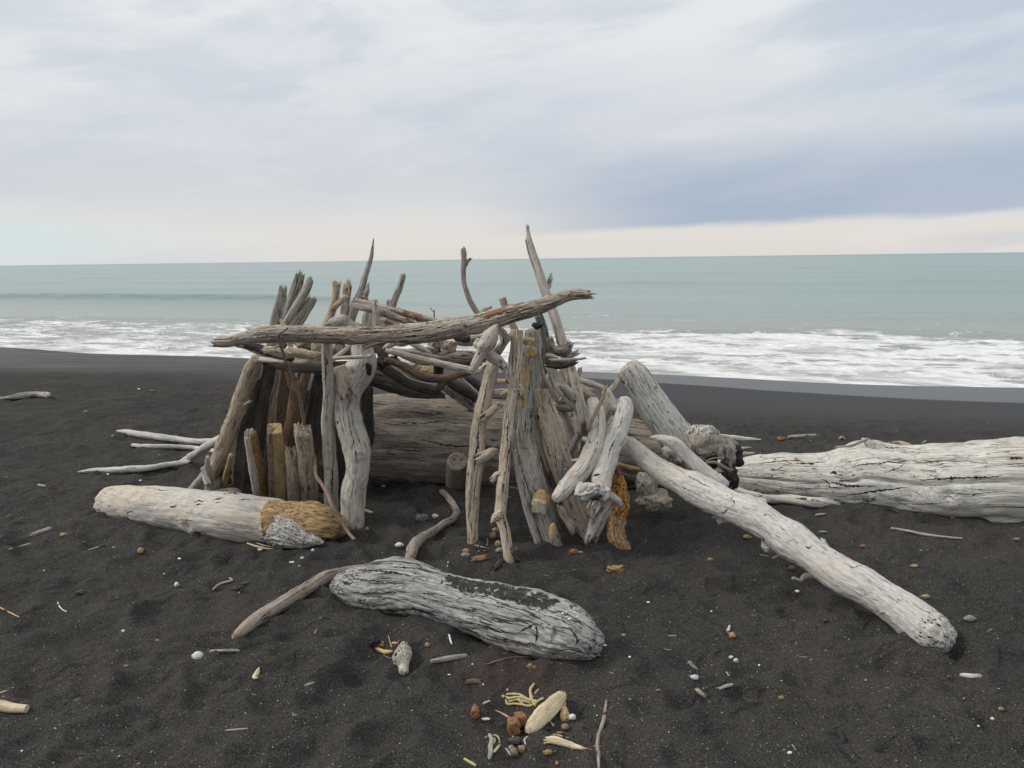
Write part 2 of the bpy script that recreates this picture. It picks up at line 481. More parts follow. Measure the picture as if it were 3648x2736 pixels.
def lump(name, mat, u0, label=None, cat=None, parent=None, group=None, hw=None, hh=None, Y=None, depth=None, rough=.25, freq=1.3, sub=4, rot=0.0, sink=.25, boxy=0.0, cellular=0.0, fine=.05, mask=None):
    """rounded or broken lump; u0 = 'reg x y'; hw/hh half sizes in that region's pixels"""
    SEED[0] += 1; rs = random.Random(SEED[0] * 7 + 1)
    sd = Vector((rs.random() * 40, rs.random() * 40, rs.random() * 40))
    tk = u0.split(); reg = tk[0]; u, v = uv(reg, float(tk[1]), float(tk[2])); k = REG[reg][2] / 2212.0 / 1.64919
    hwu, hhu = hw * k, hh * k
    if Y is None:
        base = ground_hit(u, v + hhu * .8)
        ax = axial(base); rw = hwu * ax / F
        ch = math.sin(PITCH + math.atan((v - 829.5) / F)); cv = math.cos(PITCH + math.atan((v - 829.5) / F))
        H = hhu * ax / F
        # a lying thing: visible half height = depth part + height part
        D_ = depth if depth else 1.0
        rz = H / math.sqrt(cv * cv + (D_ * ch) ** 2) ; ry = rz * D_
        cen = ground_hit(u, v, rz * (1 - sink))
        rr = (rw, ry, rz)
    else:
        cen = at(u, v, Y); ax = axial(cen); rw = hwu * ax / F; rr = (rw, rw * (depth or 1), hhu * ax / F)
    bm = bmesh.new(); bmesh.ops.create_icosphere(bm, subdivisions=sub, radius=1)
    verts = []; gcs = []; mks = []
    cr_, sr_ = math.cos(rot), math.sin(rot)
    for vv in bm.verts:
        p = vv.co.normalized()
        if boxy:
            mx = max(abs(p.x), abs(p.y), abs(p.z)); p = p.lerp(p / mx * .82, boxy)
        d = 1 + rough * (1.4 * noise.noise(p * freq + sd) + .7 * noise.noise(p * freq * 2.6 + sd)) + fine * noise.noise(p * freq * 9 + sd)
        if cellular:
            d -= cellular * max(0, .35 - noise.voronoi(p * freq * 3.2 + sd)[0][0]) * 1.6
        q = Vector((p.x * rr[0], p.y * rr[1], p.z * rr[2])) * d
        if rot: q = Vector((q.x * cr_ - q.z * sr_, q.y, q.x * sr_ + q.z * cr_)) if Y is not None else Vector((q.x * cr_ - q.y * sr_, q.x * sr_ + q.y * cr_, q.z))
        verts.append(cen + q); gcs.append(q + sd); mks.append(mask(p) if mask else 0.0)
    faces = [[x.index for x in f.verts] for f in bm.faces]; bm.free()
    org = parent.location if parent is not None else cen
    o = mesh_obj(name, verts, faces, mat, org, parent, gcs, mks)
    if parent is None: tag(o, label, cat, group)
    elif label: o['label'] = label
    return o


H_ = -math.pi / 2   # angle of the side of a log that faces the beach path

# ================================================================ setting
def axis(dense):
    return np.array(dense)


def build_sand():
    xs = list(np.arange(-3.2, 3.2001, .017)); x = 3.2; st = .017
    while x < 400: st *= 1.045; x += st; xs.append(x); xs.insert(0, -x)
    ys = []; y = 1.7
    while y < 11: ys.append(y); y += .0072 * y
    st = .08
    while y < 45: ys.append(y); st = min(.6, st * 1.03); y += st
    ys.append(80)
    y = 1.7; st = .02
    while y > -300: st *= 1.12; y -= st; ys.insert(0, y)
    nx, ny = len(xs), len(ys)
    V = []; sh = []
    for y in ys:
        for x in xs:
            V.append((x, y, gz(x, y))); t, s = shore(x, y)
            sh.append(-s + .25 * math.sin(t * .35) + .12 * math.sin(t * .9 + 1))
    Fc = [(j * nx + i, j * nx + i + 1, (j + 1) * nx + i + 1, (j + 1) * nx + i) for j in range(ny - 1) for i in range(nx - 1)]
    m, nt, bs = newmat('black_sand'); b = NB(nt)
    tc = b.n('ShaderNodeTexCoord').outputs['Object']; s = b.attr('shore')
    near = b.noise(tc, 1.1, 4, .6); fine = b.noise(tc, 170, 4, .75); mid = b.noise(tc, 28, 4, .65)
    col = b.mix(b.ss(near, .38, .62), (.034, .0315, .029), (.050, .044, .0385))
    col = b.mix(b.ss(fine, .38, .62), b.mix(.6, col, (.007, .0065, .006)), b.mix(.34, col, (.125, .118, .11)))
    col = b.mix(b.ss(mid, .55, .75, 0, .35), col, (.03, .028, .027))
    # damp compact sand down the slope, blue grey
    sm = b.ss(s, 6.5, 9.5, 1, 0)
    streak = b.noise(b.vmul(tc, (.35, 1.3, 1)), 1.0, 4, .6, .4)
    dry = b.mix(b.ss(streak, .4, .62), (.085, .085, .090), (.135, .134, .137))
    dry = b.mix(b.ss(b.attr('along'), -22, -8), dry, (.062, .062, .066)); dry = b.mix(b.ss(fine, .35, .65, 0, .3), dry, (.03, .03, .032))
    col = b.mix(sm, col, dry)
    # faint reddish stain of charcoal and wood dust in front of the near log
    dv = b.n('ShaderNodeVectorMath', operation='DISTANCE'); b.put(dv.inputs[0], tc); stp = ground_hit(*uv('L', 1420, 1000)); dv.inputs[1].default_value = stp
    st_ = b.math('MULTIPLY', b.ss(b.math('ADD', dv.outputs['Value'], b.math('MULTIPLY', mid, .12)), .08, .34, 1, 0), .45)
    col = b.mix(st_, col, (.06, .034, .03))
    # pale grains
    vc = b.vor(tc, 190, 'Color'); sp = b.n('ShaderNodeSeparateColor'); b.put(sp.inputs[0], vc)
    vd = b.vor(tc, 190)
    gr = b.math('MULTIPLY', b.math('GREATER_THAN', sp.outputs[0], .975), b.ss(vd, .25, .4, 1, 0))
    gr = b.math('MULTIPLY', gr, b.ss(s, 5, 9))
    col = b.mix(gr, col, b.mix(sp.outputs[1], (.10, .10, .10), (.42, .41, .39)))
    # wet glaze by the wash
    wx = b.math('ADD', s, b.math('MULTIPLY', b.math('SUBTRACT', b.noise(b.vmul(tc, (.25, .25, .25)), 1.0, 2), .5), 1.6))
    ta = b.attr('along'); wl = b.math('ADD', b.ss(ta, -15, 1, 0, 3.3), 1.3); wet = b.math('MULTIPLY', b.ss(b.math('SUBTRACT', wx, wl), -.25, .25, 1, 0), b.ss(ta, -20, -13))
    col = b.mix(wet, col, (.06, .061, .064))
    b.put(bs.inputs['Base Color'], col)
    b.put(bs.inputs['Roughness'], b.ss(wet, 0, 1, .92, .42))
    b.put(bs.inputs['Specular IOR Level'], b.ss(wet, 0, 1, .12, .38))
    hh = b.math('ADD', b.math('MULTIPLY', fine, .6), b.math('MULTIPLY', mid, 1.2))
    hh = b.math('MULTIPLY', hh, b.ss(wet, 0, 1, 1, .05))
    hh = b.math('MULTIPLY', hh, b.ss(s, 4, 10, .35, 1))
    wrp = b.n('ShaderNodeTexNoise'); b.put(wrp.inputs['Vector'], tc); wrp.inputs['Scale'].default_value = 2.2
    wpv = b.n('ShaderNodeVectorMath', operation='MULTIPLY_ADD'); b.put(wpv.inputs[0], wrp.outputs['Color']); wpv.inputs[1].default_value = (.35, .35, 0); b.put(wpv.inputs[2], tc)
    ro = b.n('ShaderNodeVectorRotate', rotation_type='Z_AXIS'); b.put(ro.inputs['Vector'], wpv.outputs[0]); ro.inputs['Angle'].default_value = -.25
    r1 = b.ss(b.math('ABSOLUTE', b.math('SUBTRACT', b.noise(b.vmul(ro.outputs[0], (1.8, 3.6, 1)), 1.0, 2, .35), .5)), 0, .24, 1, 0)
    r2 = b.ss(b.math('ABSOLUTE', b.math('SUBTRACT', b.noise(b.vmul(ro.outputs[0], (5.5, 10, 1)), 1.0, 2, .4), .5)), 0, .15, 1, 0)
    rg = b.math('MULTIPLY', b.math('ADD', r1, b.math('MULTIPLY', r2, .45)), b.ss(s, 8, 10.5))
    nr = b.bump(rg, .8, .021)
    b.put(bs.inputs['Normal'], b.bump(hh, .75, .006, nr))
    me = bpy.data.meshes.new('beach'); me.from_pydata(V, [], Fc)
    a = me.attributes.new('shore', 'FLOAT', 'POINT'); a.data.foreach_set('value', np.array(sh, dtype=np.float32))
    a = me.attributes.new('along', 'FLOAT', 'POINT'); a.data.foreach_set('value', np.array([shore(v[0], v[1])[0] for v in V], dtype=np.float32))
    me.polygons.foreach_set('use_smooth', [True] * len(me.polygons)); me.materials.append(m)
    o = bpy.data.objects.new('beach', me); C.objects.link(o); o['kind'] = 'structure'
    o['label'] = 'black sand beach sloping down to the surf'


def build_sea():
    ts = list(np.arange(-75, 35.001, .16)); x0, x1, st = -75., 35., .16
    while x1 < 30000: st *= 1.09; x1 += st; x0 -= st; ts.append(x1); ts.insert(0, x0)
    ss_ = []; s = -2.5
    while s < 80: ss_.append(s); s += max(.06, .006 * (s + 10))
    st = .6
    while s < 30000: ss_.append(s); st *= 1.08; s += st
    V = []; A = []
    for s in ss_:
        for t in ts:
            x = SB.x + TDIR.x * t + NSEA.x * s; y = SB.y + TDIR.y * t + NSEA.y * s
            z = SEA
            if s < 400 and abs(t) < 600:
                w = 3 * noise.noise(Vector((t * .03, s * .02, 3)))
                z += .34 * smooth(-115, -95, t) * (1 - smooth(-40, -20, t)) * 1.6 * math.exp(-((s - 25 - w * .3) / (1.5 if s < 25 else 3.2)) ** 2)
                for (c, h_, wd, t0, t1) in ((42, .22, 3.0, -400, 400), (63, .28, 4.5, -500, 500), (98, .3, 6, -600, 600), (17.5, .10, 1.0, -22, 14), (21, .07, 1.0, -20, 20), (150, .3, 9, -600, 600), (10.3, .20, .6, -14, 8), (6.6, .16, .5, -7, 8), (11.5, .12, .7, -60, -22)):
                    e = (s - c - w) / wd
                    if abs(e) < 3: z += h_ * math.exp(-e * e) * smooth(t0, t0 + 8, t) * (1 - smooth(t1 - 8, t1, t)) * (.6 + .8 * noise.noise(Vector((t * .08, c, 0))))
                k = smooth(1, 6, s) * (1 - smooth(150, 350, s))
                z += k * (.035 * noise.noise(Vector((t * .5, s * 1.1, 0))) + .015 * noise.noise(Vector((t * 1.6, s * 3.5, 4))))
                z += (.03 + .07 * abs(noise.noise(Vector((t * 1.5, s * 2.2, 8)))) + .04 * noise.noise(Vector((t * 4, s * 6, 1)))) * smooth(.0, 1.5, s) * (1 - smooth(9, 13, s))
            V.append((x, y, z)); A.append((t, s, smooth(.10, .38, z - SEA) * (smooth(22.0, 23.0, s) if s > 16 else 0)))
    nx, ny = len(ts), len(ss_)
    Fc = [(j * nx + i, j * nx + i + 1, (j + 1) * nx + i + 1, (j + 1) * nx + i) for j in range(ny - 1) for i in range(nx - 1)]
    m, nt, bs = newmat('sea_water'); b = NB(nt)
    ts_ = b.attr('ts', True); sp = b.n('ShaderNodeSeparateXYZ'); b.put(sp.inputs[0], ts_); t, s, hgt = sp.outputs[0], sp.outputs[1], sp.outputs[2]; zv = b.n('ShaderNodeCombineXYZ'); b.put(zv.inputs[0], t); b.put(zv.inputs[1], s); ts_ = zv.outputs[0]
    big = b.noise(b.vmul(ts_, (.05, .12, 1)), 1, 3, .5)
    seff = b.math('ADD', s, b.math('MULTIPLY', b.math('SUBTRACT', big, .5), 7))
    left = b.ss(t, -14, -30)           # 1 toward the far left of the bay
    rr = b.ss(t, -12, 2)
    dens = b.math('MAXIMUM', b.ss(s, .8, 2.2, 1.2, .53), b.ss(s, 2.4, 0, .0, 1.2))
    dens = b.math('MINIMUM', dens, b.ss(seff, 8.0, 11.5, .53, .30))
    dens = b.math('SUBTRACT', dens, b.math('MULTIPLY', b.math('MULTIPLY', left, b.ss(s, 1, 3)), .05))
    dens = b.math('MINIMUM', dens, b.ss(seff, 12.5, 18, 1, .0))
    dens = b.math('ADD', dens, b.math('MULTIPLY', b.math('MULTIPLY', rr, b.ss(s, 2, 4)), b.ss(seff, 9, 11, .05, 0)))
    wv = b.n('ShaderNodeTexNoise'); b.put(wv.inputs['Vector'], b.vmul(ts_, (.5, .9, 1))); wv.inputs['Scale'].default_value = .8
    wp = b.n('ShaderNodeVectorMath', operation='MULTIPLY_ADD'); b.put(wp.inputs[0], wv.outputs['Color']); wp.inputs[1].default_value = (1.6, .8, 0); b.put(wp.inputs[2], ts_)
    fn = b.noise(b.vmul(wp.outputs[0], (.42, 1.25, 1)), 1.0, 5, .6, .3)
    fn2 = b.noise(b.vmul(wp.outputs[0], (1.6, 6.0, 1)), 1.0, 4, .6)
    cell = b.vor(b.vmul(wp.outputs[0], (.7, 1.9, 1)), 1.0, 'Distance')
    val = b.math('ADD', b.math('MULTIPLY', fn, .8), b.math('MULTIPLY', fn2, .25))
    val = b.math('ADD', val, b.math('MULTIPLY', b.math('SUBTRACT', cell, .45), .28))
    th = b.math('SUBTRACT', 1.0, dens)
    soft = b.ss(b.noise(b.vmul(ts_, (.3, .5, 1)), 1.0, 2), .4, .6, .07, .20)
    foam = b.ss(b.math('SUBTRACT', val, th), b.math('MULTIPLY', soft, -.45), soft)
    vn = b.noise(b.vmul(wp.outputs[0], (.9, 2.4, 1)), 1.0, 3, .5, .6)
    vein = b.ss(b.math('ABSOLUTE', b.math('SUBTRACT', vn, .5)), .006, .040, .75, 0)
    vein = b.math('MULTIPLY', vein, b.ss(b.math('SUBTRACT', val, th), -.14, -.03))
    foam = b.math('MAXIMUM', foam, vein)
    foam = b.math('MULTIPLY', foam, b.ss(b.noise(b.vmul(ts_, (.8, 2.2, 1)), 1.0, 5, .7), .25, .5, .72, 1))
    bub = b.noise(b.vmul(ts_, (3, 8, 1)), 1.0, 4, .6)
    near_ = b.mix(b.ss(big, .35, .65), (.25, .29, .265), (.28, .305, .275))
    far_ = b.mix(b.ss(b.noise(b.vmul(ts_, (.008, .05, 1)), 1, 4, .6), .35, .65), (.205, .285, .272), (.245, .325, .308))
    wc = b.mix(b.ss(s, 8, 34), near_, far_)
    wc = b.mix(b.ss(s, 500, 2500), wc, (.155, .26, .275))
    wc = b.mix(b.ss(s, .5, 12, .55, 0), wc, (.33, .325, .31))
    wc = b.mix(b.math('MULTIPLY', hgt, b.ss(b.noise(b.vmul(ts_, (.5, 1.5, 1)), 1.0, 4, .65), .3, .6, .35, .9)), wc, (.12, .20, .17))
    fc = b.mix(b.ss(bub, .3, .7), (.62, .64, .65), (.84, .84, .84))
    b.put(bs.inputs['Base Color'], b.mix(foam, wc, fc))
    b.put(bs.inputs['Roughness'], b.ss(foam, 0, 1, .28, .8))
    bs.inputs['IOR'].default_value = 1.33
    b.put(bs.inputs['Specular IOR Level'], b.ss(foam, 0, 1, .42, .1))
    rip = b.noise(b.vmul(ts_, (1.1, 2.6, 1)), 1.0, 5, .65)
    rip2 = b.noise(b.vmul(ts_, (.16, .42, 1)), 1.0, 4, .6)
    h = b.math('ADD', b.math('MULTIPLY', rip, b.ss(s, 3, 60, .5, 1)), b.math('MULTIPLY', rip2, 2.0))
    h = b.math('ADD', h, b.math('MULTIPLY', foam, .5)); h = b.math('ADD', h, b.math('MULTIPLY', b.math('MULTIPLY', bub, foam), .6))
    b.put(bs.inputs['Normal'], b.bump(h, .7, .16))
    me = bpy.data.meshes.new('sea'); me.from_pydata(V, [], Fc)
    a = me.attributes.new('ts', 'FLOAT_VECTOR', 'POINT'); a.data.foreach_set('vector', np.array(A, dtype=np.float32).ravel())
    me.polygons.foreach_set('use_smooth', [True] * len(me.polygons)); me.materials.append(m)
    o = bpy.data.objects.new('sea', me); C.objects.link(o); o['kind'] = 'structure'
    o['label'] = 'grey green sea with white surf along the shore'


build_sand(); build_sea()


def build_grit():
    rs = random.Random(11); V = []; Fc = []; mi = []
    mats = []
    for nm, c in (('grit_white', (.62, .61, .58)), ('grit_grey', (.17, .17, .17)), ('grit_brown', (.22, .15, .09)), ('grit_dark', (.018, .018, .018))):
        m, nt, bs = newmat(nm); bs.inputs['Base Color'].default_value = (*c, 1); bs.inputs['Roughness'].default_value = .7; mats.append(m)
    for _ in range(30000):
        q = rs.random(); y = 1.8 + (q ** 1.9) * 9.0; x = (rs.random() * 2 - 1) * (.9 + .72 * y)
        t, s = shore(x, y)
        if -s < 7.5: continue
        k = rs.random()
        mt = 0 if k < .16 else 1 if k < .62 else 2 if k < .72 else 3
        if noise.noise(Vector((x * 1.3, y * 1.6, 0))) < -.25 and rs.random() < .6: continue
        r = .0007 + .0017 * rs.random() ** 3 * (1.6 if mt else 1.25)
        if mt == 3: r *= 1.5
        z = gz(x, y) + r * .4; n0 = len(V); a = rs.random() * 6.28; c_, s_ = math.cos(a), math.sin(a); el = 1 + rs.random()
        for (px, py, pz) in ((1, 0, 0), (-1, 0, 0), (0, 1, 0), (0, -1, 0), (0, 0, .8), (0, 0, -.8)):
            px *= el * (.8 + .4 * rs.random()); py *= .8 + .4 * rs.random()
            V.append((x + (px * c_ - py * s_) * r, y + (px * s_ + py * c_) * r, z + pz * r))
        for f in ((0, 2, 4), (2, 1, 4), (1, 3, 4), (3, 0, 4), (2, 0, 5), (1, 2, 5), (3, 1, 5), (0, 3, 5)):
            Fc.append(tuple(n0 + i for i in f)); mi.append(mt)
    me = bpy.data.meshes.new('grit'); me.from_pydata(V, [], Fc)
    for m in mats: me.materials.append(m)
    me.polygons.foreach_set('material_index', mi)
    o = bpy.data.objects.new('shell_grit', me); C.objects.link(o)
    tag(o, 'fine white and grey shell grit sprinkled over the black sand', 'grit', kind='stuff')


def build_litter():
    rs = random.Random(5); V = []; Fc = []; mi = []; mats = []
    for nm, c in (('litter_grey', (.22, .21, .195)), ('litter_brown', (.13, .085, .05)), ('litter_pale', (.42, .37, .29)), ('litter_black', (.012, .011, .011))):
        m, nt, bs = newmat(nm); bs.inputs['Base Color'].default_value = (*c, 1); bs.inputs['Roughness'].default_value = .9; mats.append(m)
    for _ in range(1500):
        y = 1.9 + (rs.random() ** 1.5) * 6.5; x = (rs.random() * 2 - 1) * (.9 + .72 * y)
        if noise.noise(Vector((x * .9, y * .9, 7))) < rs.random() * .5 - .25: continue
        L_ = .003 + .016 * rs.random() ** 3; w = .0009 + .0018 * rs.random(); a = rs.random() * 6.28; k = rs.random()
        mt = 0 if k < .35 else 1 if k < .65 else 2 if k < .75 else 3
        c_, s_ = math.cos(a), math.sin(a); n0 = len(V); bend = (rs.random() - .5) * L_ * .6
        z0 = gz(x - c_ * L_, y - s_ * L_); z1 = gz(x + c_ * L_, y + s_ * L_); zm = max(gz(x, y), (z0 + z1) / 2)
        for (u, zz, off) in ((-1, z0, 0), (0, zm, bend), (1, z1, 0)):
            for (dw, dz) in ((-1, 0), (0, 1.6), (1, 0)):
                V.append((x + c_ * L_ * u - s_ * (off + w * dw * (1 - .5 * abs(u))), y + s_ * L_ * u + c_ * (off + w * dw * (1 - .5 * abs(u))), zz + w * dz))
        for q in range(2):
            for e in range(2):
                Fc.append((n0 + q * 3 + e, n0 + q * 3 + e + 1, n0 + q * 3 + 4 + e, n0 + q * 3 + 3 + e)); mi.append(mt)
    me = bpy.data.meshes.new('litter'); me.from_pydata(V, [], Fc)
    for m in mats: me.materials.append(m)
    me.polygons.foreach_set('material_index', mi)
    o = bpy.data.objects.new('wood_litter', me); C.objects.link(o)
    tag(o, 'tiny splinters and twig litter strewn over the black sand', 'litter', kind='stuff')


build_grit(); build_litter()

# ================================================================ driftwood
GU = 'upright driftwood of the shelter'; GR = 'driftwood laid on the shelter roof'; GL = 'loose driftwood around the shelter'
W = wood
# --- large logs on the sand
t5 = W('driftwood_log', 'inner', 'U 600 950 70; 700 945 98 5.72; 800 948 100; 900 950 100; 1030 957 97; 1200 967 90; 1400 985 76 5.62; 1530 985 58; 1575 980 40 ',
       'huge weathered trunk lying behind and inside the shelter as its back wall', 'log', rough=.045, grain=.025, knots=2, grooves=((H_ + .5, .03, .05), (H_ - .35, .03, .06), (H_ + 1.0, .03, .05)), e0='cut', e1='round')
W('splinter', 'trunk', 'H 1560 1010 50; 1850 1020 36; 2112 1030 6', parent=t5, flat=.5, e1='point', rough=.14)
W('splinter', 'trunk', 'H 1700 1120 30; 1880 1128 20; 2010 1118 5', parent=t5, flat=.5, e1='point')
W('splinter', 'trunk', 'H 1700 1200 34; 1900 1190 26; 2115 1182 5', parent=t5, flat=.5, e1='point')
t4 = W('driftwood_log', 'trunk', 'J 120 400 84; 200 396 104 5.35; 400 412 146; 600 436 178; 850 452 200; 1000 444 226; 1130 436 244; 1280 458 252; 1500 482 276; 1800 490 302; 2050 488 320 4.80; 2300 496 328; 2700 520 340',
       'big pale grey weathered trunk with hollows running out of the right edge', 'log', rough=.05, grain=.035, knots=4, e1='cut',
       grooves=((H_ - .15, .05, .14), (H_ + .55, .07, .08), (H_ - .9, .05, .08)), mask=lambda t, th: .0)
W('branch_stub', 'trunk', 'J 1290 275 60 5.02; 1200 225 46; 1135 180 26', parent=t4, e1='point', rough=.08)
W('root_spur', 'stick', 'J 920 218 6 4.8; 1030 205 9; 1100 175 12; 1130 165 12', parent=t4, e0='point')
W('root_ridge', 'trunk', 'J 200 500 20; 420 565 28; 600 578 34; 760 600 36; 950 612 34', parent=t4, rough=.15)

t6 = W('driftwood_log', 'cracked', 'L 135 350 70 g; 220 355 125; 330 365 160; 500 348 205; 650 360 200; 800 395 188; 950 435 186; 1100 480 195 g; 1250 520 215; 1400 572 228; 1560 615 232; 1700 662 222; 1830 705 205; 1930 745 175 g; 2020 785 125 ',
       'grey deeply cracked log lying across the foreground with sand and shell bits on top', 'log', e0='round', e1='round', rough=.075, grain=.075, knots=1,
       grooves=((H_ + .05, .04, .06), (H_ - .5, .035, .08), (H_ + .55, .035, .07), (H_ + 1.1, .05, .08)),
       mask=lambda t, th: (.47 * smooth(.38, .48, t) * (1 - smooth(.84, .94, t))) * ((1 - smooth(-.45, -.1, th)) * smooth(-1.35, -.95, th) + .5 * smooth(-.1, .3, th)) + .12 if .3 < t < .95 else 0)
from mathutils.bvhtree import BVHTree
bv6 = BVHTree.FromPolygons([v.co + t6.location for v in t6.data.vertices], [tuple(p.vertices) for p in t6.data.polygons])
SHL = ['white shell bit on the cracked log, farthest left of the cluster', 'white shell bit on the cracked log, second from the left', 'tallest white shell bit on the cracked log',
       'white shell bit at the top middle of the cluster on the cracked log', 'white shell bit in the middle of the cluster on the cracked log', 'widest and lowest white shell bit on the cracked log',
       'white shell bit on the cracked log, topmost of the cluster', 'white shell bit on the cracked log, farthest right of the cluster', 'white shell bit on the cracked log, just under the topmost one']
for i, (x, y, w, h) in enumerate(((1620, 528, 7, 6), (1752, 560, 9, 6), (1805, 553, 10, 9), (1835, 540, 9, 5), (1835, 577, 8, 7), (1855, 594, 14, 9), (1885, 523, 10, 5), (1915, 577, 9, 8), (1895, 547, 7, 5))):
    u_, v_ = uv('L', x, y); h_ = bv6.ray_cast(CAM, ray(u_, v_).normalized())
    if h_[0] is not None: lump('shell_bit', 'shell', 'L %g %g' % (x, y), SHL[i], 'shell', hw=w, hh=h * .8, Y=h_[0].y - .004, depth=.7, rough=.35, sub=2, boxy=.4, group='white shell bits lying on the cracked log')
# left log with rotten end
t7 = W('driftwood_log', 'pale', 'K 190 285 112 g; 300 298 140; 450 312 152; 600 334 166; 800 356 172; 1000 385 180; 1200 412 190 g; 1400 440 192; 1500 452 196; 1600 470 172; 1650 478 150',
       'smooth pale log with crumbly orange end beside the left posts', 'log', e0='round', e1='jag', rough=.05, grain=.018, knots=3, jag=.6,
       mask=lambda t, th: .30 + .55 * smooth(.93, .985, t) if t > .9 else .0)
W('branch_stub', 'pale', 'K 1000 250 50; 1100 232 55; 1190 222 50; 1235 222 42', parent=t7, e1='round', off=.06)
W('rotten_core', 'rotten', 'K 1500 448 176; 1600 452 172; 1700 456 166; 1850 465 148; 1960 475 120; 2035 485 84; 2068 490 44', parent=t7, e0='cut', e1='round', rough=.10, grain=.05, mask=lambda t, th: 1.0, knots=3)
W('crumbled_wood', 'crumble', 'K 1440 500 90; 1540 505 140; 1640 535 122; 1740 570 80; 1830 592 40', parent=t7, e1='point', e0='round', rough=.12, grain=.08, mask=lambda t, th: 1.0, off=-.012)

# long diagonal log
t3 = W('driftwood_log', 'bleached', 'H 575 1035 60 4.62; 640 1090 85; 780 1215 105; 920 1320 120; 1080 1420 135; 1250 1510 140; I 480 170 92; 600 228 98; 720 290 100; 850 350 108; 1000 445 104; 1100 510 118; 1250 605 104; 1400 705 110; 1560 795 118; 1700 895 118; 1830 982 126; 1945 1070 136; 2020 1115 128; 2070 1135 100 3.08',
       'long bleached log propped diagonally from the shelter down to the sand on the right', 'log', e0='round', e1='round', rough=.07, grain=.02, knots=9, mask=lambda t, th: smooth(.93, .97, t) * .62 if t > .85 else 0)
W('branch', 'bleached', 'H 885 1005 14 4.3; 960 1012 38; 1060 1040 55; 1160 1085 72; 1290 1210 72; 1430 1350 78; 1560 1460 90; 1680 1560 90 4.22', parent=t3, e0='point', e1='round', rough=.06)
W('branch_stub', 'bleached', 'I 730 325 56 4.02; 675 360 40; 640 370 26', parent=t3, rough=.15, jag=.5)
W('branch_stub', 'bleached', 'I 880 300 50 3.95; 920 268 42; 935 262 22', parent=t3, e1='round', rough=.12)
W('twig', 'stick', 'I 1230 735 16 3.72; 1190 738 20; 1165 762 12; 1120 748 8', parent=t3)
W('branch_stub', 'bleached', 'I 1310 550 30 3.6; 1295 515 12', parent=t3, jag=.4)
W('branch_stub', 'bleached', 'I 1030 510 80 3.8; 945 545 44', parent=t3, rough=.12, e1='round')
# broad paddle log and its root ball
t1 = W('driftwood_log', 'trunk', 'H 655 262 148 5.0; 715 350 170; 800 500 176; 920 690 182; 1040 850 190; 1160 1000 198; 1280 1130 210; 1400 1230 200 4.95', 'broad pale paddle shaped log leaning upright with its root ball on the sand', 'log', e0='round', e1='round', rough=.05, grain=.03, flat=.6, knots=1)
L_ = lambda *a, **k: lump(*a, **k)
L_('root_lobe', 'pale_root', 'H 1470 1050', parent=t1, hw=190, hh=185, Y=4.78, depth=.6, rough=.2, freq=1.2, fine=.07, sub=5, mask=lambda p: .72 if p.z > .45 or p.x > .75 else 0)
L_('root_lobe', 'greyw', 'H 1800 1200', parent=t1, hw=105, hh=150, Y=4.80, depth=.9, rough=.35, fine=.14, cellular=.12, mask=lambda p: .7 if p.x > .1 else .1)
L_('root_lobe', 'greyw', 'H 1760 1420', parent=t1, hw=105, hh=150, Y=4.78, depth=.9, rough=.4, fine=.16, cellular=.15, mask=lambda p: .62)
L_('root_lobe', 'pale_root', 'H 1170 1190', parent=t1, hw=150, hh=125, Y=4.72, depth=.9, rough=.3, mask=lambda p: .55 if p.z < -.3 else 0)
L_('root_lobe', 'pale_root', 'H 1330 1330', parent=t1, hw=130, hh=110, Y=4.75, depth=.9, rough=.35, mask=lambda p: .5)
L_('root_lobe', 'pale_root', 'H 830 1530', parent=t1, hw=130, hh=135, Y=4.75, depth=.9, rough=.25, mask=lambda p: .7 if p.x < -.3 else 0)
L_('root_lobe', 'pale_root', 'I 240 250', parent=t1, hw=100, hh=62, Y=4.75, depth=1, rough=.35, mask=lambda p: .4)
W('rootlet', 'twig', 'H 1510 1290 14 4.6; 1600 1290 20; 1680 1330 22; 1770 1385 24', parent=t1)
W('rootlet', 'twig', 'H 1500 1270 8 4.62; 1590 1240 8; 1700 1235 7', parent=t1)
W('rootlet', 'twig', 'H 1560 1380 10 4.62; 1640 1400 12; 1700 1390 10', parent=t1)
L_('root_hollow', 'charcoal', 'H 1560 1260', parent=t1, hw=80, hh=110, Y=4.90, depth=.5, rough=.2)  # black lump standing in for the shade inside the root hollow

# --- upright posts, left side
W('driftwood_post', 'tan', 'D 140 1480 72 5.35; 200 1340 78; 330 1040 86; 440 740 88; 530 470 82; 600 260 78; 680 120 70 4.95', 'curved tan leaning post at the far left corner of the shelter', 'post', group=GU, knots=4, e0='cut', e1='round')
dp = bpy.data.objects[-1] if False else None
W('driftwood_stick', 'smooth', 'A 700 1330 40 4.93; 840 1342 38; 1100 1350 37; 1300 1355 34; 1490 1342 36; 1650 1316 27; 1900 1302 25; 2150 1285 26 4.5', 'straight pale stick lying level just under the left roof edge', 'stick', group=GR, e0='round', e1='cut')
W('driftwood_stick', 'smooth', 'A 1630 1330 26 4.72; 1750 1250 30; 1880 1150 32 4.8', 'short pale stick slanting up behind the level stick', 'stick', group=GR)
pd = W('driftwood_post', 'smooth', 'E 1585 1010 75 b; E 1570 750 74; 1565 500 72; D 1500 1250 80; 1488 1000 76; 1480 800 70; 1490 520 66; 1480 300 64; 1468 100 60; 1465 -120 58; A 1545 1060 66 4.5', 'slim straight pale post with a long black crack, left of the wavy post', 'post', group=GU, grooves=((H_ + .25, .05, .35),), knots=2, e0='cut', e1='cut', rough=.04)
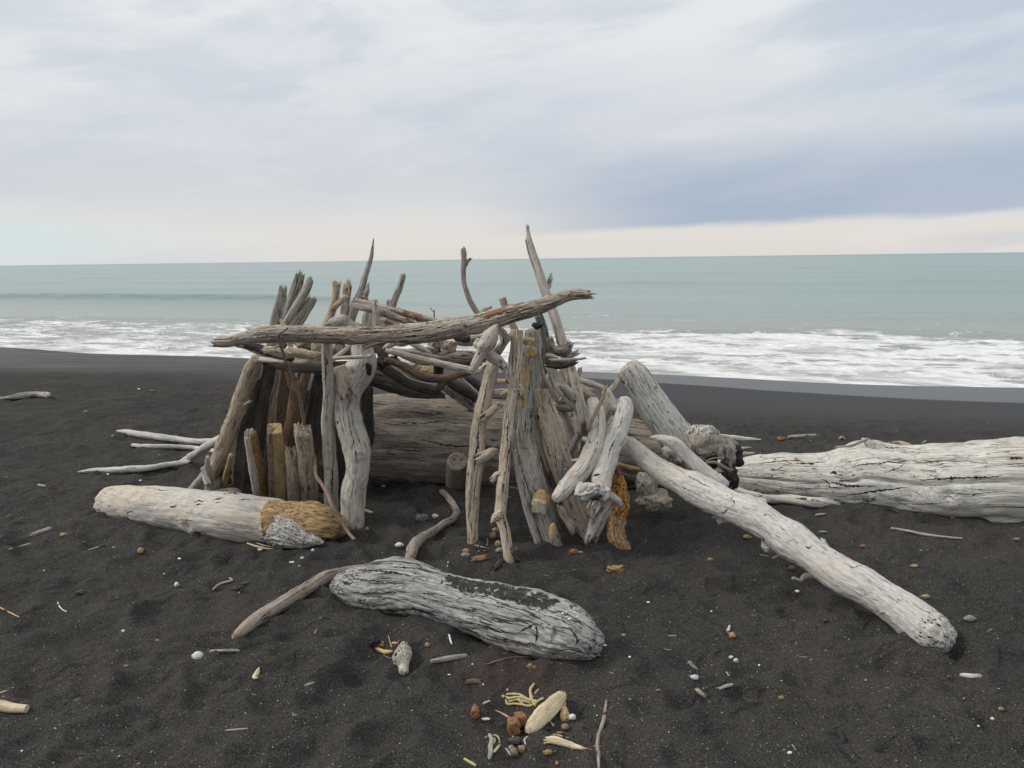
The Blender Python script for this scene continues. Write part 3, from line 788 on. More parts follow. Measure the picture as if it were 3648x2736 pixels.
pf = W('driftwood_post', 'smooth', 'E 1810 1150 112 b; 1800 950 118; 1815 700 128; 1850 500 122; 1835 250 140; D 1730 850 142; 1690 650 142; 1700 520 152; 1745 400 160; 1830 270 172; 1885 150 150; 1870 20 122; 1860 -110 112 4.72',
       'thick wavy pale post with a hollow knot in its wide forked head', 'post', group=GU, knots=3, grooves=((H_ + .3, .03, .1), (H_ - .4, .03, .08), (H_, .02, .06)), e0='cut', e1='cut', rough=.05)
W('branch_stub', 'post', 'D 1680 480 105 4.66; 1650 370 98; 1615 270 84; 1600 215 72', parent=pf, e1='cut', rough=.05)
W('knot_hole', 'charcoal', 'D 1930 205 24 4.55; 1940 240 34; 1945 275 16', parent=pf, flat=.35, rough=.3)  # shade of the hole put in as a black piece
tw = W('twig', 'twig', 'A 1045 920 12 4.22; 985 965 15; 930 1003 18; 945 1100 20; 985 1230 20; 1030 1370 22; 1105 1530 22; D 1100 380 22; 1160 540 22; 1190 700 22; 1212 860 17 4.72; 1270 1050 16 4.86; 1335 1240 17 4.80; 1345 1420 20 4.72; 1430 1560 22 ; E 1540 760 24; 1590 900 24 4.5; 1680 1060 20 4.45; 1750 1160 18; 1810 1228 18 g', 'long thin bent brown twig hanging from the roof beam down past the short posts', 'stick', group=GU)
W('short_post', 'striped', 'E 860 860 84 b; 848 760 84; 810 560 82; 770 330 72; 735 130 60 4.80', 'short round post with a brown stripe, leftmost of the short row', 'post', group=GU, e0='cut', e1='jag', jag=.5, rough=.04, mask=lambda t, th: .75 * smooth(.2, .7, math.cos(th + 2.5)))
W('short_post', 'yellow', 'E 1020 870 92 b; 1015 780 95; 1010 550 90; 1000 300 84; 985 80 78 4.78', 'short split timber of yellow wood with a darker right face', 'post', group=GU, e0='cut', e1='cut', sq=4.5, rough=.03, grain=.03, mask=lambda t, th: .8 if -1.25 < th < .9 else 0)  # mask darkens one face: its shaded side put into the colour
W('short_post', 'post', 'E 1195 900 72 b; 1190 720 74; 1175 520 68; 1160 320 58 4.80', 'shortest splintered grey brown stump between the yellow timber and the square post', 'post', group=GU, e0='cut', jag=1.0)
h4 = W('short_post', 'post', 'E 1350 920 84 b; 1345 750 86; 1325 500 88; 1300 280 86; 1275 90 86 4.70', 'short square grey post with a dark crack, rightmost of the short row', 'post', group=GU, e0='cut', e1='jag', jag=.4, sq=3.5, rough=.03, grooves=((H_ + .15, .05, .25),))
s_ = W('driftwood_stake', 'bleached', 'E 345 800 62 b; 330 710 62; 305 560 50; 288 460 30; 288 370 18 4.95', 'small pale forked splinter standing behind the left log', 'stick', group=GU, e1='cut', e0='cut')
W('prong', 'bleached', 'E 290 640 34 4.95; 262 560 26; 243 490 12', parent=s_)
W('driftwood_stake', 'yellow', 'E 430 780 34 b; 455 690 34; 490 540 32; 532 355 24 5.0', 'thin round tan stake leaning behind the left log', 'stick', group=GU, e1='round', e0='cut', rough=.02, grain=.02)
W('driftwood_stick', 'greyw', 'E 100 740 40 g; 190 640 46; 300 500 44; 370 410 38 5.3', 'grey stick leaning against the foot of the far left post', 'stick', group=GU)
L_('root_chunk', 'dark', 'E 430 560', 'dark knobbly root chunk at the foot of the dark board', 'root', group=GU, hw=90, hh=150, Y=5.5, depth=.8, rough=.45)
W('rootlet_stick', 'greyw', 'D 540 640 14 5.0; 590 610 18; 610 600 8', 'tiny pale twig poking from behind the curved tan post', 'stick', group=GU)
W('branch_piece', 'greyw', 'D 600 440 34 5.05; 640 360 38; 690 310 40; 710 200 32', 'short grey forked branch wedged behind the curved tan post', 'stick', group=GU)
# boards behind
W('driftwood_board', 'greyw', 'A 985 430 30 5.35; 965 540 62; 930 700 84; 900 870 92; D 850 180 100; 790 450 110; 740 800 110; 700 1300 110; 680 1600 110 b', 'broad grey plank with a ragged top standing at the back left corner', 'board', group=GU, flat=.45, knots=3, jag=1.1, rough=.13)
W('driftwood_board', 'dark', 'D 800 170 70 5.15; 740 400 120; 660 800 140; 600 1150 150; 560 1500 150 5.35; 540 1700 150 b', 'wide dark plank leaning inside the left wall', 'board', group=GU, flat=.4, rough=.08, e1='cut')  # its darkness is shade put into the colour
W('driftwood_board', 'greyw', 'A 1210 250 34 5.3; 1170 380 72; 1110 560 72; 1040 760 66; 980 950 60; D 900 300 70; 870 700 70; 830 1500 80 b', 'second grey plank with a bitten top beside the ragged one', 'board', group=GU, flat=.5, jag=1.0, rough=.1)
W('driftwood_board', 'greyw', 'A 1345 285 46 5.15; 1300 400 54; 1200 590 62; 1090 760 58; 980 930 54 5.2; 900 1060 50', 'narrow light grey split post leaning right above the roof', 'post', group=GU, rough=.07, jag=.6)
W('driftwood_board', 'greyw', 'A 1365 560 44 5.2; 1290 680 68; 1190 820 78; 1100 960 70; 1000 1120 60', 'short dark grey split post leaning right, lowest of the cluster', 'post', group=GU, flat=.6, rough=.06, jag=.8, sq=3)
W('driftwood_board', 'brown', 'D 1005 230 62 5.3; 975 500 66; 950 800 72; 930 1200 80; 910 1600 80 b', 'reddish brown plank inside the left wall', 'board', group=GU, flat=.4)
fp = W('driftwood_post', 'brown', 'D 1015 1600 85 b; 1030 1250 82; 1060 950 82; 1100 700 84; 1150 480 92 5.1; 1140 400 80', 'forked brown post standing inside the left wall', 'post', group=GU, rough=.06)
W('branch', 'brown', 'D 1110 470 60 5.1; 1060 350 52; 1040 200 52', parent=fp)
W('branch', 'brown', 'D 1190 450 60 5.1; 1225 330 55; 1250 170 48', parent=fp)
W('driftwood_board', 'dark', 'D 1390 300 50 5.2; 1330 560 74; 1290 900 82; 1270 1250 80; 1260 1650 80 b', 'very dark plank leaning behind the slim straight post', 'board', group=GU, flat=.4)
W('driftwood_board', 'brown', 'D 1440 420 45 5.3; 1400 800 52; 1385 1250 55; 1380 1650 55 b', 'narrow dark brown plank right of the very dark plank', 'board', group=GU, flat=.5)
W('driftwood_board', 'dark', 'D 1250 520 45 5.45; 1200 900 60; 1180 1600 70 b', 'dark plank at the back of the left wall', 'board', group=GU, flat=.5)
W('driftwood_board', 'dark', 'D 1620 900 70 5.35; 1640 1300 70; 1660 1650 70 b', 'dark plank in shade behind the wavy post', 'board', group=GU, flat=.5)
W('driftwood_board', 'dark', 'D 1910 480 80 5.3; 1920 900 75; 1930 1400 70; 1930 1600 70 b', 'black slab at the left end of the back wall trunk', 'board', group=GU, flat=.5)
L_('rock', 'dark_stone', 'E 1470 830', 'dark stone with pale marks between the short post and slim post', 'stone', hw=65, hh=75, rough=.2)

# --- things poking above the roof, left
o1 = W('driftwood_post', 'tan', 'A 1695 330 58 5.0; 1690 440 50; 1675 560 52; 1630 700 54; 1570 850 56; 1500 1000 54; 1440 1150 54; D 1490 150 60', 'tan forked post with a flared top rising above the roof left of centre', 'post', group=GU, e0='jag', jag=.5, rough=.06)
W('branch', 'tan', 'A 1660 650 40 4.98; 1730 580 38; 1790 530 38; 1825 505 32', parent=o1, e1='round')
W('driftwood_post', 'post', 'A 1835 380 58 5.2; 1822 500 50; 1800 680 55; 1785 880 52; 1775 1100 50', 'short tan post with a two toothed broken top', 'post', group=GU, jag=1.6)
o3 = W('driftwood_post', 'greyw', 'B 335 -258 6 5.2; 322 -150 16; 300 0 30; 262 130 36; 215 260 42; 185 380 48; 145 500 54; 85 650 62; 20 850 62; -70 1050 62', 'tall pointed grey spike, the taller one on the left side of the roof', 'post', group=GU, e0='point', rough=.06)
W('splinter', 'greyw', 'B 215 530 46 5.18; 245 440 36; 268 340 14', parent=o3, e1='point', rough=.2)
W('driftwood_chunk', 'greyw', 'A 1590 880 50 4.75; 1680 840 72; 1780 830 78; 1880 880 62; 2010 930 26', 'smooth grey wedge of wood lying on the roof behind the beam', 'chunk', group=GR, rough=.2, knots=2)
W('driftwood_chunk', 'tan', 'B 335 700 120 5.1; 325 800 138; 330 930 140', 'thick sawn tan block standing behind the beam', 'chunk', group=GR, flat=.35, sq=4, rough=.04, e0='cut', e1='cut')
W('driftwood_chunk', 'greyw', 'B 350 560 36 5.3; 370 620 40; 380 700 40', 'small grey knob behind the split branch', 'chunk', group=GR, e0='round')
W('driftwood_peg', 'greyw', 'B 350 590 20 4.6; 360 660 40; 370 780 46; 372 930 50', 'grey peg with a round knot in front of the tan block', 'stick', group=GR, e0='point', knots=2)
o7 = W('split_branch', 'beam', 'B 120 575 46 4.75; 250 595 48; 420 640 44; 650 700 48; 800 745 54; 950 780 54; 1120 820 38; 1260 838 10', 'split shaggy branch sloping down to the right behind the beam', 'branch', group=GR, rough=.09, knots=2, jag=1.2, mask=lambda t, th: .55 if .5 < t < .75 else .1)
W('split_strand', 'beam', 'B 130 630 48 4.72; 330 680 52; 540 750 50; 740 820 46; 900 865 26', parent=o7, rough=.09)
W('driftwood_chunk', 'tan', 'B 500 800 60 4.95; 580 850 55; 680 910 45', 'smooth tan piece under the split branch', 'chunk', group=GR)
W('driftwood_stick', 'greyw', 'B 720 240 30 5.3; 680 370 44; 620 520 44; 570 660 44; 500 860 40', 'stout grey stick leaning right above the roof centre left', 'stick', group=GU, rough=.06)
W('bark_piece', 'greyw', 'B 535 570 28 5.35; 530 650 34; 520 740 30', 'small grey bark flake behind the stout stick', 'bark', group=GU, flat=.5)
o9 = W('twig', 'twig', 'B 1130 685 9 5.2; 1130 800 10; 1128 900 10', 'tiny dark upright twig with a side shoot above the beam', 'stick', group=GR)
W('shoot', 'twig', 'B 1128 710 6 5.2; 1080 655 5', parent=o9)
o10 = W('curved_branch', 'bark', 'Cc 38 402 16 5.2; 44 480 36; 45 600 36; 42 750 33; 62 890 32; 105 1020 34; 165 1150 37; 225 1240 36; 300 1360 32', 'slender dark curved branch standing above the roof centre', 'branch', group=GU, e0='jag', knots=2)
W('spur', 'bark', 'Cc 80 600 18 5.2; 95 560 22; 130 525 8', parent=o10)
W('driftwood_chunk', 'greyw', 'Cc 280 1250 28 5.0; 310 1195 30; 350 1175 22; 400 1160 9', 'small hooked knob of pale wood on top of the beam', 'chunk', group=GR, rough=.2)
W('driftwood_post', 'greyw', 'Cc 552 1040 42 5.1; 575 1110 46; 610 1210 46; 650 1310 48; 700 1430 50; 770 1560 52', 'blunt grey post end poking up behind the right half of the beam', 'post', group=GU, e0='cut', mask=lambda t, th: .35 if .1 < t < .35 else 0)
o13 = W('tall_spar', 'smooth', 'Cc 882 95 14 4.95; 890 180 26; 915 310 36; 955 440 42; 1010 600 44; 1075 800 48; 1150 1000 48; 1210 1180 50; 1275 1380 54; 1345 1590 58; F 1440 310 58; 1500 520 46; 1545 700 52; 1595 900 54; 1640 1120 54; 1665 1300 40 4.8', 'tallest split grey spar rising above the right side of the shelter', 'post', group=GU, knots=3, e0='jag', rough=.05, grooves=((H_ + .2, .04, .35),))
W('split_strand', 'smooth', 'Cc 868 275 22 4.98; 905 420 26; 975 640 26; 1040 830 28; 1110 1030 30; 1180 1230 32; 1250 1430 36; F 1370 250 34; 1440 520 32; 1500 750 42; 1555 950 46; 1590 1200 50; 1620 1400 46; 1640 1560 30 4.85', parent=o13, rough=.05)
W('branch_stub', 'smooth', 'Cc 1145 900 42 4.93; 1170 840 34; 1188 765 24', parent=o13)
W('driftwood_post', 'mottled', 'F 1130 -70 48 4.85; 1170 60 55; 1195 200 60; 1210 380 64; 1208 560 60; 1190 750 60; 1180 1000 60; 1180 1500 60; G 1120 600 60 b', 'mottled grey white post with peeling bark, tallest of the front right group', 'post', group=GU, rough=.07, knots=3)
b1 = W('driftwood_post', 'greyw', 'F 1085 110 66 4.72; 1075 220 66; 1090 400 58; 1092 600 54; 1085 780 52; 1085 1000 50; 1090 1400 50 4.75', 'grey post with a burnt black top behind the front right posts', 'post', group=GU, e0='cut', rough=.08)
L_('burnt_tip', 'charcoal', 'F 1115 62', parent=b1, hw=58, hh=40, Y=4.72, rough=.25)

# --- roof
p1 = W('roof_beam', 'beam', 'A 118 1105 56 4.38; 250 1100 70; 420 1060 84; 620 1015 98; 850 990 108; 1100 995 108; 1400 1000 112; 1700 1015 112; 2000 1018 114; B 300 1012 114; 560 1000 120; 800 988 128; 1050 960 134; 1300 925 134; 1600 880 128; Cc 300 1360 124; 480 1308 122; 700 1240 114; 900 1185 108; 1100 1120 98; 1280 1052 84; 1420 1002 78; 1560 985 70; 1672 992 54 4.3',
       'long shaggy brown beam lying across the whole front of the roof', 'beam', group=GR, rough=.07, grain=.11, jag=.9, wob=.03, grooves=((H_ + .3, .04, .1), (H_ - .45, .04, .1), (H_ + .9, .05, .1), (H_ - .05, .03, .08)), mask=lambda t, th: .55 * smooth(.70, .73, t) * (1 - smooth(.78, .80, t)) * smooth(.2, .8, math.cos(th - H_ - 1.2)) if .6 < t < .85 else 0)
W('branch_stub', 'beam', 'B 520 1070 50 4.33; 400 1090 48; 300 1120 44; 215 1168 28', parent=p1, jag=.5)
W('splinter', 'beam', 'A 700 945 26 4.37; 600 935 18; 510 928 8', parent=p1, e1='point', rough=.2)
W('bark_ridge', 'beam', 'Cc 420 1230 30 4.34; 520 1205 34; 650 1190 36; 800 1140 32; 900 1140 14', parent=p1, rough=.25, mask=lambda t, th: .6)
W('charred_log', 'post', 'A 395 1115 40 4.72; 500 1140 62; 650 1185 68; 820 1240 66; 960 1290 44; 1100 1330 30', 'short log end charred black underneath, under the left tip of the beam', 'log', group=GR, rough=.12, jag=.5, mask=lambda t, th: .75 * smooth(-.1, .5, math.cos(th - H_ - .5)) if t > .12 else 0)
W('driftwood_log', 'post', 'A 775 1205 50 4.68; 880 1220 62; 1000 1250 62; 1120 1260 52; 1210 1260 40', 'pale log stub with a hollow pitted end in the left roof pile', 'log', group=GR, knots=2, rough=.12)
W('branch', 'smooth', 'A 1085 1240 34 4.7; 1090 1170 34; 1085 1090 44', 'small upright fork of pale wood in the left roof pile', 'branch', group=GR)
W('driftwood_chunk', 'tan', 'A 1120 1225 46 4.66; 1210 1245 62; 1330 1265 60; 1460 1280 40', 'scooped tan chunk in the left roof pile', 'chunk', group=GR, rough=.16, mask=lambda t, th: .0)
L_('driftwood_chunk', 'brown', 'A 1290 1130', 'reddish brown crumbly block in the left roof pile', 'chunk', group=GR, hw=90, hh=75, Y=4.85, rough=.3, boxy=.5)
L_('driftwood_chunk', 'greyw', 'A 1420 1170', 'grey block right of the reddish block in the left roof pile', 'chunk', group=GR, hw=70, hh=90, Y=4.8, rough=.2, boxy=.4)
L_('driftwood_chunk', 'greyw', 'A 1690 1180', 'grey rounded block between the slim post and the wavy post', 'chunk', group=GR, hw=75, hh=110, Y=4.9, rough=.2, boxy=.3)
W('driftwood_peg', 'yellow', 'A 960 815 22 4.62; 1010 900 26; 1120 1070 30; 1205 1165 20 4.55', 'pale yellow peg sticking up through the left roof', 'stick', group=GR, e0='round', rough=.03, grain=.02)
W('driftwood_stick', 'greyw', 'A 680 1112 10 4.55; 850 1100 12; 980 1068 12; 1085 1058 8', 'thin grey stick just under the left half of the beam', 'stick', group=GR)
W('driftwood_stick', 'greyw', 'A 890 1175 9 4.6; 990 1105 12; 1085 1065 10', 'thin grey stick rising under the beam left of the yellow peg', 'stick', group=GR)
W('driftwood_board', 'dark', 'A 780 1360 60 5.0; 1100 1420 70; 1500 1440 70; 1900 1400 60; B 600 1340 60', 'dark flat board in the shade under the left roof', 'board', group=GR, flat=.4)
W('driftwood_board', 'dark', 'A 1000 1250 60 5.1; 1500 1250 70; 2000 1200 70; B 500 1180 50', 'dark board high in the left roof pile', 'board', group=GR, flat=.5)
W('twig', 'twig', 'A 1880 1210 8 4.75; 1870 1350 10; 1820 1520 9', 'thin twig hanging between the slim post and the wavy post', 'stick', group=GR)
W('driftwood_post', 'dark', 'B 430 1080 66 4.9; 445 1230 72; 475 1380 60', 'dark stub hanging behind the wavy post head', 'post', group=GR)
W('driftwood_stick', 'smooth', 'B 495 1212 30 4.6; 650 1245 40; 850 1300 45; 1100 1360 47; 1300 1405 48; 1500 1448 50; 1660 1480 50; 1740 1470 42; 1790 1420 34; 1860 1392 28', 'long smooth grey green stick sloping across the doorway under the roof', 'stick', group=GR, rough=.03, grain=.02, e0='cut')
W('curved_branch', 'brown', 'B 510 1330 38 4.85; 640 1380 48; 780 1450 54; 900 1520 58; 1050 1570 60; 1250 1580 56; 1420 1540 50; 1600 1490 34', 'curved reddish brown branch sagging below the smooth stick', 'branch', group=GR, rough=.07, knots=2)
W('curved_branch', 'brown', 'Z 1300 640 40 4.86; 1230 700 50; 1190 760 36', 'crumbly brown fork end hanging from the curved branch', 'branch', group=GR, rough=.2)
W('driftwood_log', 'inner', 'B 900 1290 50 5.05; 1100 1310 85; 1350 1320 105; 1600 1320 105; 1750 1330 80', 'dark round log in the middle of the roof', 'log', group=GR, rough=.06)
W('split_branch', 'smooth', 'B 600 1200 30 4.8; 780 1225 34; 1000 1265 30; 1200 1300 22; 1350 1310 8', 'pale splintered branch lying above the smooth stick', 'branch', group=GR, rough=.12, e1='point')
L_('driftwood_chunk', 'post', 'B 1330 1165', 'knotty chunk with pits in the middle of the roof', 'chunk', group=GR, hw=115, hh=85, Y=4.78, depth=.8, rough=.35, rot=.6, mask=lambda p: .1)
W('driftwood_chunk', 'post', 'B 1430 1090 50 4.7; 1530 1110 46; 1660 1115 26', 'flaky orange brown piece under the right half of the beam', 'chunk', group=GR, rough=.25, knots=2)
L_('driftwood_chunk', 'greyw', 'B 1180 1150', 'broad dark grey block under the beam centre', 'chunk', group=GR, hw=130, hh=95, Y=4.95, depth=.7, rough=.22, boxy=.3)
W('driftwood_stick', 'smooth', 'B 495 1180 34 4.72; 560 1130 46; 640 1105 46; 700 1090 34', 'blunt pale branch end beside the wavy post head', 'stick', group=GR, rough=.08)
W('driftwood_stick', 'smooth', 'B 850 1130 34 4.75; 950 1175 38; 1030 1215 24; 1095 1240 8', 'pointed tan stick slanting down in the roof centre', 'stick', group=GR, e1='point')
W('driftwood_chip', 'smooth', 'B 1000 1195 30 4.85; 1060 1182 34; 1125 1186 10', 'small white splinter in the roof centre', 'chip', group=GR, flat=.4, e1='point')
W('splinter_stick', 'greyw', 'B 700 1125 40 4.55; 820 1110 26; 930 1108 6', 'grey pointed splinter close under the beam', 'stick', group=GR, e1='point')
W('driftwood_stick', 'dark', 'B 1420 1040 34 4.65; 1560 1055 48; 1690 1060 42', 'dark stick end under the beam right of centre', 'stick', group=GR)
W('driftwood_chunk', 'greyw', 'B 1640 1050 40 4.62; 1710 1030 38; 1770 1010 26', 'small grey rounded end beside the knobbly root', 'chunk', group=GR)
r11 = W('knobbly_root', 'smooth', 'B 1955 872 18 4.24; 1915 940 60; 1880 1020 92; 1840 1100 110; 1780 1170 98; 1745 1240 70; 1700 1330 62; 1660 1410 56; 1635 1470 36', 'bulbous grey root block hooked over the front edge of the roof', 'root', group=GR, e0='round', e1='round', rough=.14, knots=5)
L_('root_lobe', 'smooth', 'B 1720 1130', parent=r11, hw=70, hh=75, Y=4.27, rough=.25)
W('root_limb', 'smooth', 'B 1780 1200 66 4.33; 1880 1290 80; 1970 1350 76; 2040 1420 56; 2085 1530 34; 2095 1620 16', parent=r11, rough=.1, mask=lambda t, th: .5 if t > .55 else 0)
W('root_limb', 'greyw', 'B 1990 930 46 4.42; 2050 1030 56; 2040 1120 50; 1970 1180 50', parent=r11, rough=.15)
W('root_limb', 'greyw', 'B 2110 1050 36 4.45; 2030 1150 44; 1960 1250 50', parent=r11, rough=.1)
W('driftwood_board', 'dark', 'Z 80 560 50 5.45; 300 600 110; 600 690 125; 900 790 90; 1250 860 24', 'dark bowed slab resting on top of the back wall trunk', 'board', group=GR, rough=.05, flat=.7)
W('driftwood_board', 'dark', 'Z 400 440 50 5.3; 650 580 80; 850 690 80; 1150 790 40', 'dark splintered board above the bowed slab', 'board', group=GR, rough=.07, flat=.6)
W('driftwood_stick', 'tan', 'Z 500 420 10 5.25; 650 520 14; 850 640 12; 1100 700 8', 'thin pale edge strip along the dark splintered board', 'stick', group=GR, e1='point')
W('driftwood_post', 'dark', 'Z 1190 430 64 5.1; 1190 600 62', 'black square stub seen under the smooth stick', 'post', group=GR, sq=4, e0='cut', e1='cut')
L_('driftwood_chunk', 'tan', 'Z 830 470', 'pale crumbly chunk behind the curved branch', 'chunk', group=GR, hw=140, hh=60, Y=5.5, rough=.3)
L_('driftwood_chunk', 'yellow', 'Z 1030 540', 'pitted tan chunk behind the curved branch', 'chunk', group=GR, hw=100, hh=90, Y=5.6, rough=.3)
W('driftwood_stick', 'dark', 'Z 1330 660 60 5.3; 1500 760 74; 1700 880 60', 'thick dark stick sloping down behind the first front post', 'stick', group=GR, rough=.07)
W('driftwood_stick', 'smooth', 'Z 1480 620 14 5.25; 1580 700 16; 1700 810 12', 'thin pale splinter on the thick dark stick', 'stick', group=GR)
W('driftwood_stick', 'dark', 'Z 1560 590 50 5.4; 1680 680 56; 1780 780 50', 'dark stick right of the pale splinter', 'stick', group=GR)
W('root_piece', 'mottled', 'Z 1280 740 40 5.35; 1400 820 60; 1520 900 70; 1600 960 40', 'speckled grey root piece on the back wall trunk', 'root', group=GR, rough=.2)

# --- front right posts
s1 = W('driftwood_post', 'post', 'G 372 1180 56 b; 362 1020 60; 362 850 68; 370 600 80; 395 380 84; 420 200 86; F 452 1290 84; 490 1050 82; 530 880 80; 565 740 82; 600 600 78; 630 500 62 4.55', 'tan forked front post with two stubs on its right side, in the doorway', 'post', group=GU, knots=3, e0='cut', e1='jag', jag=.5, grooves=((H_ + .1, .04, .12), (H_ - .5, .03, .1)), rough=.05)
W('branch_stub', 'post', 'F 530 1090 52 4.42; 590 1040 48; 640 990 42; 690 965 30', parent=s1, rough=.08)
W('branch_stub', 'post', 'F 500 1550 66 4.40; 570 1510 56; 625 1470 40; 662 1460 14', parent=s1, rough=.1, jag=1.1)
s2 = W('driftwood_post', 'post', 'G 762 1430 50 b; 745 1250 54; 712 1050 56; 665 900 60; 672 750 62; 690 560 62; 705 400 58; 720 200 58; F 782 1290 58; 792 1150 60; 805 1020 58; 835 850 62; 860 650 70; 870 450 72; 885 300 72; 890 130 72 4.5', 'crooked tan front post, the nearest to the viewer, with a flat sawn top', 'post', group=GU, knots=4, e0='jag', e1='cut', grooves=((H_ + .2, .04, .16), (H_ - .4, .03, .12), (H_ + .9, .04, .12)), rough=.07, mask=lambda t, th: .0)
W('branch_stub', 'post', 'G 680 450 40 4.25; 630 450 34; 585 500 18', parent=s2, rough=.15)
W('branch_stub', 'post', 'G 650 880 50 4.12; 600 910 30; 590 945 16', parent=s2, rough=.15)
W('branch_stub', 'post', 'F 790 830 50 4.45; 745 830 30; 730 845 20', parent=s2, rough=.15)
W('branch_stub', 'dark', 'G 800 1260 30 4.05; 830 1330 26; 845 1360 12', parent=s2, rough=.15)
W('branch_stub', 'post', 'F 880 760 50 4.4; 925 790 52; 930 850 34', parent=s2, rough=.2, knots=1)
s3 = W('driftwood_post', 'mottled', 'G 1240 1235 92 b; 1190 1060 104; 1130 880 118; 1070 680 126; 1010 480 128; 955 250 128; F 962 1330 124; 975 1000 108; 1000 750 92; 1010 500 78; 1015 260 64; 1020 200 40 4.65', 'wide mottled grey post with bracket fungus leaning behind the crooked front post', 'post', group=GU, flat=.7, knots=5, rough=.08, e0='cut', grooves=((H_ + .6, .06, .12), (H_ - .2, .04, .08)))
W('split_strand', 'greyw', 'G 1085 1225 40 4.32; 1030 1050 42; 960 850 38; 890 600 32; 840 380 26; 810 200 14', parent=s3, rough=.1)
W('bare_strip', 'yellow', 'F 1010 500 34 4.5; 985 680 46; 955 860 50; 945 1050 54; 945 1230 46', parent=s3, flat=.25, jag=.7, rough=.1)
L_('bracket_fungus', 'fungus', 'F 1065 365', parent=s3, hw=58, hh=62, Y=4.5, depth=.4, rough=.18)
L_('bracket_fungus', 'fungus', 'F 1003 400', parent=s3, hw=24, hh=26, Y=4.46, depth=.5, rough=.1)
L_('bracket_fungus', 'fungus', 'F 970 508', parent=s3, hw=20, hh=24, Y=4.5, depth=.5, rough=.1)
L_('fungus_crust', 'fungus', 'F 1020 235', parent=s3, hw=62, hh=40, Y=4.5, depth=.6, rough=.4)
fg = L_('bracket_fungus', 'fungus', 'G 1095 745', parent=s3, hw=98, hh=135, Y=4.27, depth=.35, rough=.15, rot=-.12)
L_('fungus_crust', 'fungusw', 'G 1085 790', parent=s3, hw=80, hh=90, Y=4.235, depth=.2, rough=.25, boxy=.3)
L_('bracket_fungus', 'fungus', 'G 1222 1060', parent=s3, hw=36, hh=92, Y=4.12, depth=.4, rough=.2)
s4 = W('driftwood_slab', 'tan', 'G 1630 1180 60 b; 1590 1060 90; 1520 930 118; 1450 760 125; 1390 560 125; 1320 350 135; 1262 180 140; F 1315 1330 138; 1260 1160 130; 1195 980 124; 1160 840 100; 1150 790 90 4.62', 'broad flat tan slab with small holes leaning among the front right posts', 'board', group=GU, flat=.3, rough=.05, grain=.03, e1='cut')
W('bark_strip', 'post', 'F 1070 860 26 4.6; 1090 1080 34; 1130 1300 38; 1200 1500 44; G 1200 400 30', parent=s4, flat=.5, rough=.12)
for (x, y) in ((1245, 930), (1136, 970), (1180, 984), (1190, 1222), (1268, 1426)):
    L_('worm_hole', 'charcoal', 'F %d %d' % (x, y), parent=s4, hw=7, hh=7, Y=4.50 - (y - 900) * .00022, depth=.5, sub=2)  # small black lumps stand in for the dark inside the holes
L_('bark_patch', 'mottled', 'G 1320 370', parent=s4, hw=60, hh=130, Y=4.36, depth=.3, rough=.35, rot=.5)
W('driftwood_slab', 'dark', 'F 1090 1300 46 4.72; 1140 1420 70; G 1090 200 64; 1170 420 74; 1250 680 76; 1320 880 70; 1375 1090 56 b', 'dark grey plank squeezed behind the broad tan slab', 'board', group=GU, flat=.5, e0='cut')
W('driftwood_chunk', 'post', 'G 1310 820 30 4.3; 1350 900 46; 1400 970 50; 1440 1040 24', 'small rough grey chunk caught between the slab and the dark plank', 'chunk', group=GU, rough=.25)
s5 = W('curved_log', 'smooth', 'F 1745 910 62 4.55; 1775 1000 88; 1795 1150 92; 1790 1280 94; 1768 1380 98; G 1645 200 104; 1560 370 102; 1440 505 100; 1340 620 88; 1262 700 62 4.12', 'smooth cream curved log hooked in front of the broad slab', 'log', group=GU, e0='round', e1='round', rough=.05, knots=3)
W('branch_stub', 'smooth', 'G 1580 310 42 4.35; 1500 302 28; 1430 298 12', parent=s5, e1='point')
W('branch_stub', 'smooth', 'F 1730 1370 44 4.4; 1670 1350 34; 1625 1335 24', parent=s5, e1='cut')
s6 = W('curved_log', 'bleached', 'F 2092 925 84 4.62; 2104 970 90; 2095 1060 96; 2050 1190 106; 2000 1320 110; 1945 1430 114; G 1800 320 114; 1755 470 108; 1735 580 112; 1715 660 104; 1690 720 70 4.15', 'knobbly pale log with a hollow flared foot, right of the cream curved log', 'log', group=GU, e0='round', e1='jag', rough=.06, knots=5, grooves=((H_ - .1, .03, .1),))
W('branch', 'bleached', 'F 2090 960 70 4.6; 2000 985 62; 1955 920 56; 1925 850 50; 1895 805 34', parent=s6, rough=.1, jag=.6)
L_('root_flare', 'bleached', 'G 1575 640', parent=s6, hw=112, hh=98, Y=4.13, depth=.8, rough=.32, freq=1.6, fine=.12)
L_('root_flare', 'bleached', 'G 1745 645', parent=s6, hw=92, hh=92, Y=4.14, depth=.8, rough=.3, freq=1.6, fine=.12)
L_('hollow', 'charcoal', 'G 1690 690', parent=s6, hw=62, hh=24, Y=4.085, depth=.3, rough=.55, rot=.25)  # black lump in place of the shade within the flared foot
L_('hollow', 'charcoal', 'G 1690 455', parent=s6, hw=34, hh=12, Y=4.16, depth=.3, rough=.5, rot=.2)  # smaller black lump, again for shade in a hollow
L_('root_flare', 'bleached', 'G 1640 590', parent=s6, hw=80, hh=44, Y=4.12, depth=.8, rough=.35, freq=1.8, fine=.14)
W('root_flare', 'pale_root', 'G 1650 700 60 4.15; 1640 780 60; 1640 850 36', parent=s6, rough=.25, knots=2)
W('root_spur', 'bleached', 'G 1810 650 34 4.2; 1880 700 38; 1930 740 34; 1950 775 20', parent=s6, e1='round')
